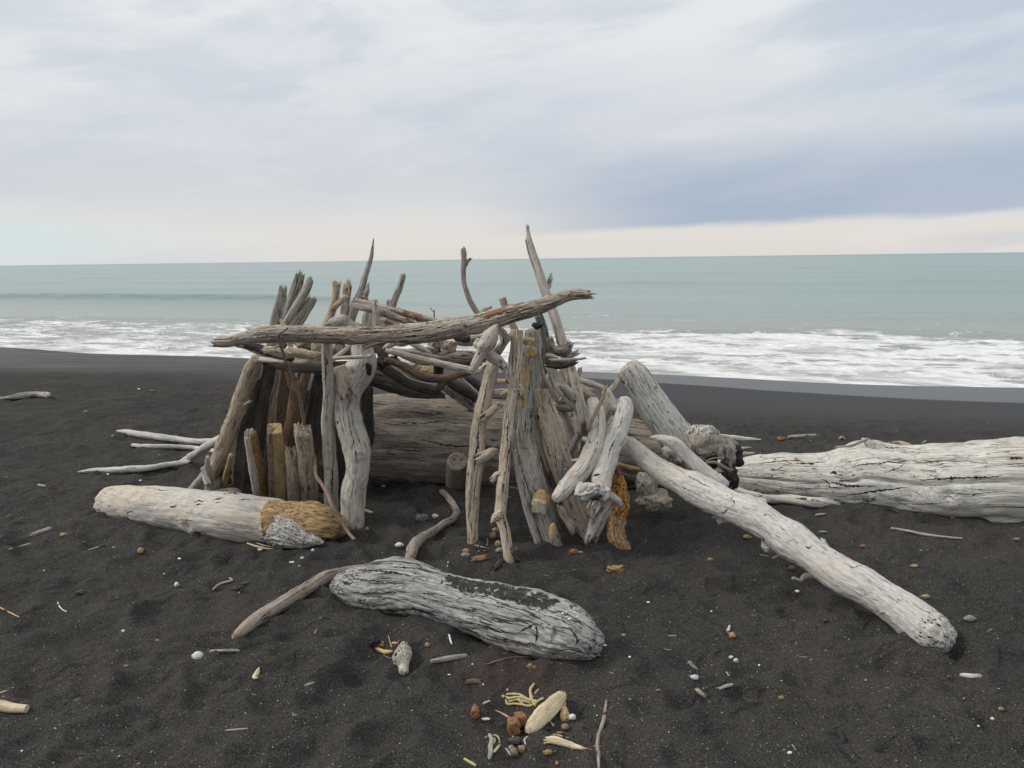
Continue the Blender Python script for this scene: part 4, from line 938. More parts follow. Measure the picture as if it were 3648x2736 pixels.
s7 = W('rotten_stump', 'rot', 'G 1985 1275 75 b; 1935 1180 88; 1890 1060 95; 1905 930 92; 1940 800 92; 1940 680 90; 1925 570 76; 1900 480 44 4.4', 'crumbling orange rotten stump under the foot of the knobbly log', 'stump', group=GU, rough=.26, grain=.16, knots=9, e0='jag', mask=lambda t, th: .85 if .5 < t else .22, dens=1.6)
W('driftwood_chunk', 'greyw', 'G 1800 790 76 4.2; 1740 880 86; 1690 990 78; 1640 1100 56', 'grey splintered chunk with a frayed end in front of the orange stump', 'chunk', group=GU, rough=.12, jag=1.2, mask=lambda t, th: .0)
W('short_stake', 'brown', 'G 1640 1090 70 4.45; 1620 1190 90 b', 'low brown block in shade behind the frayed grey chunk', 'chunk', group=GU, e0='cut')
pc = L_('pine_cone', 'brown', 'G 1905 395', 'small dark pine cone sitting on top of the orange stump', 'cone', hw=42, hh=50, Y=4.42, rough=.05)
for k in range(26):
    a = k * 2.4; h = -1 + 2 * (k + .5) / 26; r = math.sqrt(1 - h * h * .8)
    if math.sin(a) < .3: L_('cone_scale', 'dark_stone', 'G %.1f %.1f' % (1905 + 42 * r * math.cos(a), 395 - 48 * h), parent=pc, hw=9, hh=8, Y=4.42 + .018 * math.sin(a), sub=2)
W('driftwood_stick', 'tan', 'F 1893 755 12 4.3; 1850 880 20; 1790 1010 24; 1735 1130 22; 1690 1240 14 4.4', 'thin straight tan stick crossing in front of the cream curved log', 'stick', group=GU, rough=.04)
W('driftwood_stick', 'smooth', 'F 1575 672 28 5.1; 1680 695 34; 1780 730 34; 1870 770 22', 'pale level stick poking right behind the spar', 'stick', group=GU)
W('driftwood_stick', 'post', 'F 2050 660 26 5.0; 2000 740 38; 1930 810 40; 1880 900 46; 1850 1000 40', 'pale stick leaning toward the top of the paddle log', 'stick', group=GU, rough=.07)
W('driftwood_stick', 'smooth', 'F 1890 960 40 4.85; 1870 1030 42; 1850 1120 36', 'short pale stick between the two curved logs', 'stick', group=GU)
sp = W('splintered_end', 'post', 'F 1540 740 60 5.05; 1640 800 56; 1710 850 40; 1745 870 20', 'frayed splintered log end behind the spar', 'log', group=GU, jag=1.6, rough=.12)
W('splinter', 'post', 'F 1590 740 30 5.05; 1670 775 24; 1745 785 8', parent=sp, e1='point')
W('curved_branch', 'smooth', 'F 1270 540 36 4.85; 1340 640 52; 1390 750 60; 1450 850 62; 1520 930 60; 1580 1000 40', 'twisted grey branch sweeping down behind the spar', 'branch', group=GU, rough=.07)
W('curved_branch', 'smooth', 'F 1400 740 40 4.82; 1470 800 46; 1530 860 40', 'short grey branch crossing the twisted branch', 'branch', group=GU)
W('driftwood_post', 'tan', 'F 1410 560 42 5.1; 1450 680 48; 1480 800 40', 'stout tan post end seen behind the twisted branch', 'post', group=GU)
W('curved_branch', 'greyw', 'F 1400 900 50 4.95; 1330 960 52; 1420 980 50; 1560 1000 40', 'grey branch lying level behind the slab top', 'branch', group=GU)
W('twig', 'bark', 'F 1128 330 10 4.5; 1150 430 14; 1170 560 18; 1195 650 22; 1240 720 25; 1290 800 28; 1330 870 30; 1350 915 22', 'dark flaky twig crossing down to the top of the slab', 'stick', group=GU, rough=.1)
W('root_piece', 'bark', 'F 1268 235 36 4.75; 1290 310 46; 1350 350 54; 1430 330 56; 1465 280 34', 'black gnarled root piece cradling the spar', 'root', group=GR, rough=.3, knots=3)
W('driftwood_stick', 'smooth', 'F 1240 390 28 4.7; 1340 430 22', 'small pale stick end under the gnarled root', 'stick', group=GR)
W('driftwood_stick', 'greyw', 'F 1250 452 18 4.65; 1400 448 18; 1550 442 16; 1658 430 8', 'flat grey lath pointing right from the right end of the roof', 'stick', group=GR, flat=.5)
W('driftwood_chunk', 'dark', 'F 1240 500 38 4.72; 1350 510 46; 1450 500 46; 1530 470 30', 'dark split chunk under the flat lath', 'chunk', group=GR, rough=.12)
W('driftwood_chunk', 'greyw', 'F 1440 420 26 4.78; 1500 400 34; 1560 370 26', 'grey splintered tip above the flat lath', 'chunk', group=GR, rough=.15)
W('curved_branch', 'greyw', 'F 1580 1300 30 4.75; 1530 1400 42; 1500 1480 44; 1520 1560 30', 'speckled bowed branch behind the foot of the spar', 'branch', group=GU)
W('driftwood_stick', 'dark', 'F 1640 1180 34 4.72; 1650 1400 40; 1610 1560 30', 'dark stick below the foot of the spar', 'stick', group=GU)
W('driftwood_board', 'tan', 'F 600 812 34 5.5; 700 812 36; 800 812 36', 'short sawn brown board seen between the two front posts', 'board', group=GR, sq=4, flat=.4, e0='cut', e1='cut')
W('driftwood_board', 'brown', 'F 600 870 14 5.5; 800 875 14', 'thin brown lath below the sawn brown board', 'board', group=GR, sq=4)
W('driftwood_board', 'tan', 'F 640 690 28 5.6; 800 690 28', 'upper brown board seen between the two front posts', 'board', group=GR, sq=4)
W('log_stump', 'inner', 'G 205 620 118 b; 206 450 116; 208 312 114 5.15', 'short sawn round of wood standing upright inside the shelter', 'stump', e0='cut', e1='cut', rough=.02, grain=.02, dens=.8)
W('driftwood_log', 'orange', 'H 470 1310 24 4.85; 600 1345 40; 760 1375 22', 'flat orange brown piece in shade below the long diagonal log', 'chunk', group=GU, rough=.15)
W('driftwood_log', 'dark', 'H 480 1440 60 4.95; 620 1480 60; 760 1480 50', 'dark log in shade below the long diagonal log', 'log', group=GU)

for sp_, mt_, lb_ in (
    ('F 1320 900 30 5.0; 1420 1050 40; 1500 1250 42; 1540 1400 36', 'greyw', 'grey leaning stick between the broad slab and the spar'),
    ('F 1290 1150 26 4.9; 1380 1300 34; 1460 1480 36; G 1330 260 34', 'dark', 'dark leaning stick close behind the right edge of the broad slab'),
    ('F 1500 1050 30 5.1; 1640 1020 36; 1800 1040 30', 'smooth', 'pale stick lying level behind the spar'),
    ('F 1880 1120 34 4.9; 1960 1010 40; 2010 930 34', 'greyw', 'grey stick crossing behind the top of the knobbly log'),
    ('F 1600 560 22 5.2; 1560 700 28; 1500 860 30', 'greyw', 'thin grey stick behind the upper spar'),
    ('F 1660 880 30 5.1; 1600 1000 34; 1560 1130 30', 'post', 'short tan stick below the frayed splintered end'),
    ('B 1950 1180 40 4.8; 1820 1230 44; 1700 1260 36', 'greyw', 'grey stick behind the limbs of the knobbly root'),
    ('B 900 1060 24 4.9; 1150 1050 30; 1400 1020 26', 'greyw', 'grey stick lying just behind and below the beam centre'),
    ('B 620 1250 22 5.0; 900 1200 26; 1180 1230 22', 'smooth', 'thin pale stick in the middle of the roof pile'),
    ('A 1900 1050 40 4.9; B 300 1090 40; 620 1070 36', 'brown', 'brown branch in the shade under the beam'),
    ('Z 700 330 20 5.2; 950 420 24; 1250 430 20', 'greyw', 'thin grey branch in the gap above the curved branch'),
    ('F 1240 620 30 4.95; 1300 800 34; 1340 1000 34; 1330 1200 30', 'greyw', 'slim grey stick hanging behind the top of the slab'),
    ('G 1250 300 40 4.6; 1330 560 46; 1420 860 44; 1490 1090 40 b', 'brown', 'brown plank edge showing right of the broad slab')):
    W('driftwood_stick', mt_, sp_, lb_, 'stick', group=GU, knots=1)

# ---------------------------------------------------------------- drying cracks that follow the wood's surface
def crack(o, spec, wpx=3.0, name='crack', jit=1.0):
    bv = BVHTree.FromPolygons([v.co + o.location for v in o.data.vertices], [tuple(p.vertices) for p in o.data.polygons])
    tk = spec.split(); reg = tk[0]; nums = list(map(float, tk[1:])); pts = list(zip(nums[::2], nums[1::2]))
    k = REG[reg][2] / 2212.0 / 1.64919; SEED[0] += 1; rs = random.Random(SEED[0]); ph = rs.random() * 50
    P = []
    tot = sum(math.hypot(a[0] - b[0], a[1] - b[1]) for a, b in zip(pts, pts[1:])) * k
    n = max(5, int(tot / 1.6)); cum = [0]
    for a, b in zip(pts, pts[1:]): cum.append(cum[-1] + math.hypot(a[0] - b[0], a[1] - b[1]))
    for i in range(n + 1):
        d = cum[-1] * i / n; j = 0
        while j < len(pts) - 2 and d > cum[j + 1]: j += 1
        t = (d - cum[j]) / (cum[j + 1] - cum[j]); ax, ay = pts[j]; bx, by = pts[j + 1]
        L = math.hypot(bx - ax, by - ay); nx_, ny_ = -(by - ay) / L, (bx - ax) / L
        w = (noise.noise(Vector((d * k / 14, ph, 0))) * 5 + noise.noise(Vector((d * k / 4, ph, 3))) * 2) * jit / k * .55
        u, v = uv(reg, ax + (bx - ax) * t + nx_ * w, ay + (by - ay) * t + ny_ * w)
        h = bv.ray_cast(CAM, ray(u, v).normalized())
        if h[0] is None: continue
        if h[1].dot(h[0] - CAM) > 0: h = (h[0], -h[1])
        wd = 1.15 * wpx * k * (.28 + 1.5 * abs(noise.noise(Vector((d * k / 9, ph, 9))))) * math.sin(math.pi * (.06 + .88 * i / n)) * axial(h[0]) / F
        P.append((h[0], h[1], wd))
    if len(P) < 3: return
    V = []; Fc = []; g = []
    for i, (p, nn, wd) in enumerate(P):
        T = (P[min(i + 1, len(P) - 1)][0] - P[max(i - 1, 0)][0]).normalized(); s = T.cross(nn).normalized()
        for (a, b_) in ((-1, 0), (0, .06), (1, 0)):
            q = p + s * (a * wd) + nn * (b_ * wd + .0011); V.append(q); g.append(q)
    for i in range(len(P) - 1):
        for e in range(2): Fc.append((i * 3 + e, i * 3 + e + 1, i * 3 + 4 + e, i * 3 + 3 + e))
    mesh_obj(name, V, Fc, 'fissure', o.location, o, g, [0] * len(V))


MT['fissure'] = plain_mat('fissure', (.012, .010, .009), (.03, .026, .022), .95, 90, .2)
for o_, lst in (
    (t4, (('J 620 335 720 331 850 322', 7), ('J 1500 445 1700 430 1850 428 1950 424 2060 414', 11), ('J 830 470 900 462 1000 482 1190 487', 9), ('J 1100 565 1120 582 1165 586 1195 558', 8),
          ('J 1000 548 1150 520 1300 508 1440 492', 7), ('J 740 568 850 582 950 580', 15), ('J 330 534 450 540 560 550', 11), ('J 2090 300 2150 290 2230 296', 10), ('J 1180 215 1300 228 1420 220', 8),
          ('J 1030 350 1150 330 1300 320 1400 326', 6), ('J 380 330 500 318 650 298', 5), ('J 820 430 860 455 880 492 960 500', 6), ('J 1450 330 1700 310 2000 330', 4), ('J 500 480 650 500 780 510', 4),
          ('J 1300 600 1500 610 1750 600', 3), ('J 1600 530 1850 540 2100 520', 3), ('J 880 395 905 385 925 405', 16), ('J 1250 395 1330 370 1400 330', 5), ('J 250 420 400 430 600 425', 4))),
    (t5, (('Z 400 1195 600 1220 800 1195 1000 1210 1250 1180 1600 1235', 9), ('Z 900 1410 1200 1470 1400 1512 1620 1500', 11), ('Z 770 1045 950 1082 1120 1115', 8), ('Z 480 1540 700 1560 880 1572 1050 1600', 10),
          ('Z 300 1270 450 1300 600 1370', 8), ('Z 880 1560 900 1500 930 1470', 8), ('G 0 128 180 150 350 146 660 162', 9), ('D 1940 1245 2050 1248 2200 1262', 8), ('Z 1120 1310 1300 1300 1500 1320', 6))),
    (t3, (('I 690 250 720 235 745 265 735 300', 6), ('I 925 350 965 345 980 370', 6), ('I 1190 545 1215 560 1235 545', 6), ('I 1000 395 1060 440 1090 480', 4), ('I 1430 655 1500 680 1560 668', 5), ('I 1620 725 1700 765 1760 800', 5),
          ('I 1770 905 1785 880 1800 900', 5), ('I 450 100 520 140 600 175', 4), ('I 300 110 420 175 520 215', 3), ('I 1500 800 1600 870 1680 905', 3), ('I 1660 975 1700 970 1690 990', 6), ('H 1310 1440 1380 1470 1450 1500', 7),
          ('H 900 1180 1000 1240 1100 1300', 4), ('H 1150 1340 1230 1400 1290 1430', 4), ('I 640 330 680 335 700 310', 8), ('I 1080 520 1120 505 1150 530', 4), ('I 900 470 930 500 925 540', 7), ('I 1890 930 1960 960 2010 985', 5))),
    (t1, (('H 560 270 640 420 720 560', 3), ('H 620 210 720 400 830 600', 3), ('H 700 200 800 380 900 560 960 650', 4), ('H 760 240 860 420 960 560', 3), ('H 780 640 900 820 1000 940', 4), ('H 930 430 950 445', 12), ('H 990 450 1010 462', 8),
          ('H 1000 600 1020 610', 9), ('H 1060 715 1085 730', 12), ('H 850 640 856 665', 8), ('H 1080 800 1150 900', 3))),
    (pf, (('D 1730 520 1700 700 1722 900 1765 1050 1800 1200 1790 1500', 5), ('D 1640 620 1650 760 1660 900', 3), ('D 1780 900 1850 1080 1880 1250', 3), ('D 1640 385 1690 320 1740 270', 6), ('E 1700 420 1800 640 1780 900', 3), ('E 1820 1090 1825 1130', 8), ('D 1590 815 1600 860', 12))),
    (pd, (('D 1450 40 1462 300 1445 420', 9), ('D 1545 1180 1530 1400 1525 1620', 10), ('E 1580 500 1570 850', 8))),
    (h4, (('E 1318 420 1328 600 1345 820', 9),)),
    (s1, (('F 600 560 540 780 500 1000 470 1250', 7), ('F 480 1100 440 1400 430 1600', 9), ('G 440 40 400 260 385 420', 12), ('G 420 340 390 600 370 820', 5))),
    (s2, (('F 890 240 880 480 860 640', 8), ('F 850 300 835 560', 6), ('F 800 1000 790 1230 770 1500', 8), ('F 780 900 760 1150 730 1400', 6), ('G 775 30 750 240 730 420', 8), ('G 700 860 720 980 750 1180', 10), ('G 680 520 690 700', 6))),
    (s3, (('F 900 1200 930 1350 1000 1500', 6), ('F 1030 900 1050 1150 1060 1400', 8), ('G 850 220 900 420 1000 700', 7), ('G 1000 560 1080 700', 6))),
    (s4, (('F 1100 880 1130 1160 1190 1350', 8), ('F 1240 860 1320 1100', 3), ('F 1190 1330 1240 1450 1270 1560', 8))),
    (s5, (('F 1710 1365 1720 1385', 14), ('F 1795 1365 1800 1400', 12), ('F 1790 960 1810 1130 1800 1300', 4), ('G 1560 330 1480 430', 4))),
    (s6, (('F 2090 1090 2020 1230', 4), ('F 2015 1310 1965 1400 1935 1470 1915 1560', 9), ('F 2060 980 2040 1060', 6))),
    (t7, (('K 860 290 900 270 940 282', 10), ('K 880 305 930 300', 9), ('K 1010 275 1060 262 1100 250', 10), ('K 1030 292 1075 288', 8), ('K 1215 275 1270 262 1310 266', 7), ('K 670 318 700 325 735 312', 7), ('K 330 370 385 360', 5),
          ('K 570 460 620 468', 5), ('K 830 515 880 522 935 530', 10), ('K 690 425 780 430 860 424', 3), ('K 570 185 610 192 660 184', 7), ('K 1130 218 1180 205 1230 222', 12), ('K 1100 215 1120 225', 8), ('K 1440 430 1470 420 1500 440 1490 480 1450 490', 4),
          ('K 1480 300 1510 285 1540 305', 5), ('K 400 300 600 320', 2), ('K 1000 480 1150 500', 3))),
    (p1, (('A 280 1090 600 1045 900 1015', 5), ('A 500 985 900 955 1400 975 1900 990', 5), ('A 1000 1055 1500 1060 2000 1075', 5), ('B 100 985 500 965 900 950 1300 880', 5), ('B 300 1065 700 1040 1100 1005 1500 940', 6),
          ('B 150 940 500 920 800 905', 4), ('Cc 100 1330 500 1240 900 1130', 6), ('Cc 300 1420 700 1295 1000 1195 1300 1085', 5), ('Cc 1350 1010 1500 960 1640 975', 5), ('Cc 200 1380 600 1270 850 1200', 4), ('A 700 1010 1000 1000 1300 1010', 4))),
    (t6, (('L 285 228 450 240 600 262 760 286', 10), ('L 200 300 350 305 480 320', 7), ('L 430 545 560 528 700 520 840 552', 16), ('L 150 300 180 330 220 345', 9), ('L 350 420 500 440 640 470', 6), ('L 700 400 850 410 980 440', 6),
          ('L 1480 690 1560 655 1620 625', 12), ('L 1600 640 1620 700 1600 770', 10), ('L 1500 790 1560 770 1640 800', 8), ('L 1880 690 1920 760 1900 800', 9), ('L 1750 830 1850 820 1950 840', 7), ('L 1030 640 1080 670 1170 695', 12),
          ('L 900 500 1050 520 1200 560', 6), ('L 1050 600 1200 640 1350 690', 5), ('L 1250 480 1400 520 1550 570', 5), ('L 240 470 400 490 560 480', 6), ('L 520 200 700 220 900 262', 8), ('L 1650 560 1800 610 1930 680', 5), ('L 1300 720 1450 760 1600 830', 6)))):
    for s_, w_ in lst: crack(o_, s_, w_ * (.62 if o_ is t3 else 1.0))
# --- loose branches on the sand
W('driftwood_stick', 'bark', 'K 1185 1355 34; 1250 1295 50; 1350 1215 54; 1450 1150 56; 1600 1060 54; 1750 975 56; 1880 890 52; 1970 845 36; 2100 815 30; 2250 800 28', 'thick bark covered stick lying left of the cracked foreground log', 'stick', group=GL, rough=.06, e0='cut')
W('curved_branch', 'bark', 'G 45 630 24; 110 690 32; 165 770 36; 200 850 38; 150 930 40; 60 975 40; 0 1020 40; U 900 1172 12; 885 1205 12; 868 1240 11', 'hooked pinkish branch lying behind the cracked foreground log', 'branch', group=GL, rough=.06, knots=2)
l1 = W('driftwood_stick', 'bleached', 'M 1008 860 6; 1080 868 20; 1200 890 28; 1400 918 30; 1550 938 28; 1700 955 27; 1850 950 24; 1950 940 20', 'long pale split stick lying left of the shelter, farthest of three', 'stick', group=GL, e0='point')
W('split_strand', 'bleached', 'M 968 905 5; 1020 890 9; 1120 898 11; 1250 920 12', parent=l1, e0='point')
W('driftwood_stick', 'bleached', 'M 1145 985 15; 1300 995 20; 1500 998 21; 1700 1012 20; 1880 1042 20', 'thin pale stick lying left of the shelter, middle of three', 'stick', group=GL, e0='cut')
W('driftwood_stick', 'bleached', 'M 1590 1120 22 g; 1660 1080 34; 1780 1000 38; 1900 930 36; 1960 890 30 5.5', 'pale grey branch leaning from the sand up to the curved tan post', 'stick', group=GL)
l4 = W('driftwood_stick', 'bleached', 'M 680 1215 6; 780 1205 20; 900 1203 26; 1100 1195 29; 1300 1180 28; 1450 1155 24; 1640 1125 12', 'pale pointed branch with a brown knot lying nearest of three left of the shelter', 'stick', group=GL, e0='point')
W('driftwood_log', 'greyw', 'M -60 580 14; 60 578 16; 150 562 24; 260 548 30; 380 548 28; 440 560 14', 'small grey weathered log with orange tip at the far left edge', 'log', group=GL, rough=.2)
W('driftwood_stick', 'stick', 'J 1300 775 8; 1400 790 9; 1550 820 9; 1700 838 8; 1785 845 8', 'thin straight pale stick on the sand in front of the big right trunk', 'stick', group=GL, e0='cut', e1='cut')
W('driftwood_chunk', 'stick', 'J 600 148 6; 660 145 13; 780 138 12', 'short pale stick far off beyond the big right trunk', 'stick', group=GL)
L_('driftwood_chunk', 'rust', 'J 548 160', 'orange crumb of wood far off beyond the big right trunk', 'chunk', hw=30, hh=16, rough=.4, sub=3)
W('driftwood_chip', 'stick', 'J 945 158 8; 965 150 9; 980 162 5', 'curled white chip beyond the big right trunk', 'chip', group=GL)
W('driftwood_chip', 'tan', 'J 1270 200 10; 1350 188 14; 1430 205 6', 'flat tan slab just behind the top of the big right trunk', 'chip', group=GL, flat=.4)
W('driftwood_stick', 'stick', 'J 1512 190 5; 1540 175 6', 'tiny white stub beyond the big right trunk', 'stick', group=GL)
W('driftwood_stick', 'stick', 'X 0 675 8; 120 650 9; 250 618 14; 352 588 11', 'thin pale tapered stick at the left edge left of the smooth log', 'stick', group=GL)
W('driftwood_chip', 'greyw', 'X 358 490 10; 440 460 24; 572 418 14', 'small fuzzy grey splinter left of the smooth log', 'chip', group=GL, flat=.5)
W('driftwood_stick', 'stick', 'X 930 688 5; 1020 655 8; 1120 622 8', 'short pale stick with a dark bit at its end, front left of the smooth log', 'stick', group=GL)
L_('pebble', 'dark_stone', 'X 1150 610', 'flat dark pebble at the end of the short pale stick', 'pebble', hw=32, hh=11, sub=3)
L_('pebble', 'tan_stone', 'X 1582 670', 'round tan pebble in front of the smooth pale log', 'pebble', hw=34, hh=36, sub=3, rough=.08)
L_('wood_crumb', 'ochre', 'X 715 490', 'orange brown crumb left of the round tan pebble', 'chip', hw=40, hh=28, sub=3, rough=.35)
L_('pebble', 'white_stone', 'X 1992 1050', 'white lump of shell below the smooth pale log', 'shell', hw=25, hh=24, sub=3, rough=.3)
L_('pebble', 'white_stone', 'X 1388 1574', 'small round white pebble left of the bark covered stick', 'pebble', hw=20, hh=19, sub=3, rough=.08)
L_('pebble', 'dark_stone', 'X 905 1140', 'dark curved pebble half buried on the left', 'pebble', hw=55, hh=26, sub=3, rough=.3)
W('stalk', 'shell', 'X 650 1250 5; 672 1300 6; 705 1335 6; 750 1355 6', 'thin white curved stalk on the left sand', 'stalk')
W('stalk', 'straw', 'X -10 1305 7; 100 1360 8; 215 1418 7', 'straw coloured stalk at the left edge', 'stalk')
L_('shell_bit', 'shell', 'X 2020 760', 'small white broken shell right of the round tan pebble', 'shell', hw=18, hh=12, sub=2, rough=.4)
L_('shell_bit', 'shell', 'X 1848 930', 'tiny white pebble above the white lump of shell', 'shell', hw=10, hh=6, sub=2)
L_('shell_bit', 'shell', 'X 497 892', 'tiny white pebble alone on the left sand', 'shell', hw=13, hh=5, sub=2)
L_('shell_bit', 'shell', 'X 1280 630', 'tiny white shell bit right of the short pale stick', 'shell', hw=13, hh=5, sub=2)
hs = L_('heart_stone', 'white_stone', 'N 1712 690', 'white heart shaped stone with black marks below the bark covered stick', 'stone', hw=44, hh=38, sub=4, rough=.12)
L_('heart_lobe', 'white_stone', 'N 1680 690', parent=hs, hw=26, hh=18, sub=3, rough=.1)
W('driftwood_stick', 'stick', 'N 1822 650 7; 1900 646 13; 2000 644 13; 2062 645 8', 'short grey stick right of the white heart shaped stone', 'stick', group=GL)
W('driftwood_stick', 'stick', 'K 1015 975 7; 1060 935 9; 1110 918 10; 1170 900 9; 1150 885 6', 'small pale bent twig left of the bark covered stick', 'stick', group=GL)
L_('seaweed_bit', 'dark_stone', 'K 1205 962', 'curled black seaweed scrap left of the bark covered stick', 'seaweed', hw=34, hh=16, sub=3, rough=.6)
L_('seaweed_bit', 'dark_stone', 'K 1270 925', 'ragged black seaweed scrap beside the bent twig', 'seaweed', hw=32, hh=16, sub=3, rough=.7)
W('stalk', 'straw', 'K 1218 1002 6; 1240 962 7', 'tiny yellow stalk beside the black seaweed', 'stalk')
L_('shell_bit', 'shell', 'K 730 934', 'pale coral lump, a twin of the shell lump', 'shell', hw=17, hh=15, sub=3, rough=.3) if False else None
W('driftwood_chip', 'cream', 'K 1345 1668 22; 1362 1630 20; 1378 1588 6', 'pointed tan chip standing proud of the sand near the bottom left', 'chip', group=GL, flat=.5, e0='point')
W('driftwood_log', 'cream', 'N -80 1120 46; 0 1122 46; 110 1140 40; 230 1148 34', 'sawn pale branch end poking in at the bottom left edge', 'log', group=GL, e1='cut', rough=.03)
W('driftwood_chip', 'tan', 'N -20 1022 7; 20 1008 10; 58 994 5', 'tiny tan chip above the sawn branch end', 'chip')
W('driftwood_stick', 'stick', 'N 1950 1334 4; 2000 1330 8; 2142 1318 7', 'small pale stick near the bottom left', 'stick', group=GL)
L_('shell_bit', 'shell', 'N 190 1512', 'tiny white shell at the bottom left corner', 'shell', hw=10, hh=9, sub=2)
W('driftwood_chip', 'stick', 'O 580 680 12; 630 665 17; 682 650 10', 'small flat grey chip in the bottom middle left', 'chip', flat=.5)
W('driftwood_chip', 'stick', 'O 695 70 9; 712 32 10', 'tiny pale chip below the bark covered stick', 'chip')
L_('pebble', 'grey_stone', 'O 455 1032', 'small smooth grey pebble in the bottom middle left', 'pebble', hw=32, hh=15, sub=3)
wc = W('weathered_chunk', 'pale_root', 'O 1752 190 46; 1740 270 88; 1725 370 112; 1745 450 66; 1748 510 58; 1748 530 52', 'pitted grey bowling pin shaped chunk in front of the cracked log', 'chunk', group=GL, flat=.7, e0='round', e1='round', rough=.12, grain=.1, mask=lambda t, th: .5)
st = W('straw_tuft', 'straw', 'O 1420 240 14; 1480 270 22; 1540 290 24; 1600 280 16', 'tuft of yellow plant fibres left of the pitted chunk', 'straw')
for (a, b_, c, d) in ((1560, 90, 1600, 230), (1690, 150, 1590, 280), (1420, 210, 1500, 300), (1510, 330, 1540, 260), (1640, 160, 1600, 300), (1440, 280, 1530, 260)):
    W('fibre', 'straw', 'O %d %d 3; %d %d 5' % (a, b_, c, d), parent=st)
hk = L_('charred_husk', 'charcoal', 'O 1390 165', 'black charred husk with orange fibres beside the straw tuft', 'husk', hw=62, hh=62, rough=.5, sub=4)
for k in range(4): W('husk_fibre', 'ochre', 'O %d %d 9; %d %d 10; %d %d 6' % (1425, 130 + k * 22, 1465, 150 + k * 20, 1505, 175 + k * 14), parent=hk)
L_('wood_crumb', 'ochre', 'O 2022 205', 'small tan crumb right of the pitted chunk', 'chip', hw=32, hh=24, sub=3, rough=.3)
W('driftwood_chip', 'straw', 'O 1610 180 14; 1670 185 10', 'orange brown scrap above the straw tuft', 'chip')
W('driftwood_chip', 'greyw', 'L 835 908 14; 920 893 18; 1000 880 18; 1078 868 12', 'split grey stick under the middle of the cracked log', 'stick', group=GL, flat=.6)
W('stalk', 'shell', 'L 960 715 6; 968 745 7; 978 778 6', 'short white stalk under the cracked log', 'stalk')
W('twig', 'twig', 'L 1240 932 4; 1330 902 5; 1440 880 5; 1580 878 5', 'long thin brown twig along the front of the cracked log', 'stick', group=GL)
L_('moss_bit', 'brown_stone', 'L 1575 950', 'small brown mossy crumb in front of the cracked log', 'crumb', hw=32, hh=24, sub=3, rough=.6)
W('driftwood_chip', 'brown', 'L 1092 1062 10; 1140 1055 17; 1192 1062 10', 'flat brown chip in the centre foreground', 'chip', group=GL, flat=.5)
W('stalk', 'stick', 'L 2042 848 8; 2082 868 8', 'short stub sticking out under the right end of the cracked log', 'stalk')
L_('shell_bit', 'shell', 'L 2118 790', 'white broken shell right of the cracked log', 'shell', hw=16, hh=8, sub=2, rough=.4)
# white bits lying on the cracked log
# --- foreground cluster
cp = W('cream_wood', 'cream', 'Q 1335 520 62; 1270 580 92; 1180 680 108; 1080 770 112; 1010 850 100; 940 930 88; 890 985 56', 'pale cream piece of broken wood, the brightest in the foreground', 'wood', flat=.5, rough=.07, jag=.7, e1='round')
W('cream_spike', 'cream', 'Q 1165 1105 42; 1230 1105 52; 1350 1140 46; 1480 1180 36; 1600 1215 22; 1725 1232 5', 'cream spike shaped splinter pointing right in the foreground', 'wood', flat=.6, e1='point', rough=.05)
rt = W('yellow_root', 'coral', 'Q 965 382 20; 925 430 20; 925 520 20; 950 600 20; 990 660 16', 'branching yellow root cluster tucked under the cream piece', 'root', rough=.08)
for s_ in ('555 530 16; 640 560 18; 760 545 18; 880 570 18; 1000 600 18', '610 510 18; 700 505 18; 800 520 18; 870 560 16; 960 590 14', '600 590 14; 615 635 16; 700 630 16; 800 640 16; 900 660 18; 960 640 14',
           '1025 445 14; 985 490 15; 950 540 14', '640 600 14; 720 580 14; 820 590 14; 920 620 14', '1090 560 16; 1030 590 16; 980 640 16', '720 500 14; 760 560 14; 810 640 12', '560 540 12; 600 590 14; 620 630 12', '830 600 12; 790 630 12; 740 640 12'):
    W('rootlet', 'coral', 'Q ' + s_, parent=rt, rough=.1, e0='round', e1='round')
rb = L_('rotten_block', 'rust', 'Q 700 920', 'larger orange block of rotten wood left of the cream piece', 'chunk', hw=92, hh=110, rough=.12, boxy=.75, sub=5, freq=1.8, rot=.1)
L_('block_corner', 'rust', 'Q 790 835', parent=rb, hw=80, hh=95, rough=.12, boxy=.8, sub=5, freq=1.8, rot=.4)
L_('rotten_block', 'rust', 'Q 192 750', 'smaller orange block of rotten wood at the left of the foreground cluster', 'chunk', hw=58, hh=70, rough=.3, boxy=.6, sub=4, freq=1.6)
L_('wood_crumb', 'rust', 'Q 190 665', 'small orange crumb on top of the smaller orange block', 'chip', hw=30, hh=30, rough=.3, boxy=.5, sub=3)
W('twig', 'cream', 'Q 460 720 9; 540 755 12; 640 812 11', 'thin cream twig touching the larger orange block', 'stick')
L_('white_shell', 'shell', 'Q 332 830', 'white oval shell between the two orange blocks', 'shell', hw=58, hh=18, sub=3, rough=.12)
L_('white_pebble', 'white_stone', 'Q 1470 805', 'white rounded pebble right of the cream piece', 'pebble', hw=48, hh=40, sub=4, rough=.12)
W('bark_shard', 'yellow', 'Q 1350 610 18; 1350 690 46; 1370 760 62; 1370 815 50', 'greyish olive bark shard leaning by the white pebble', 'bark', flat=.4, mask=lambda t, th: .4, rough=.1)
L_('pebble', 'brown_stone', 'Q 1370 935', 'round brown pebble below the white pebble', 'pebble', hw=50, hh=46, sub=4, rough=.12)
L_('pebble', 'brown_stone', 'Q 1308 1012', 'flat oval brown pebble above the cream spike', 'pebble', hw=50, hh=20, sub=3, rough=.08)
W('driftwood_chip', 'cream', 'Q 1230 1035 12; 1280 1045 14; 1335 1058 9', 'small cream chip above the cream spike', 'chip')
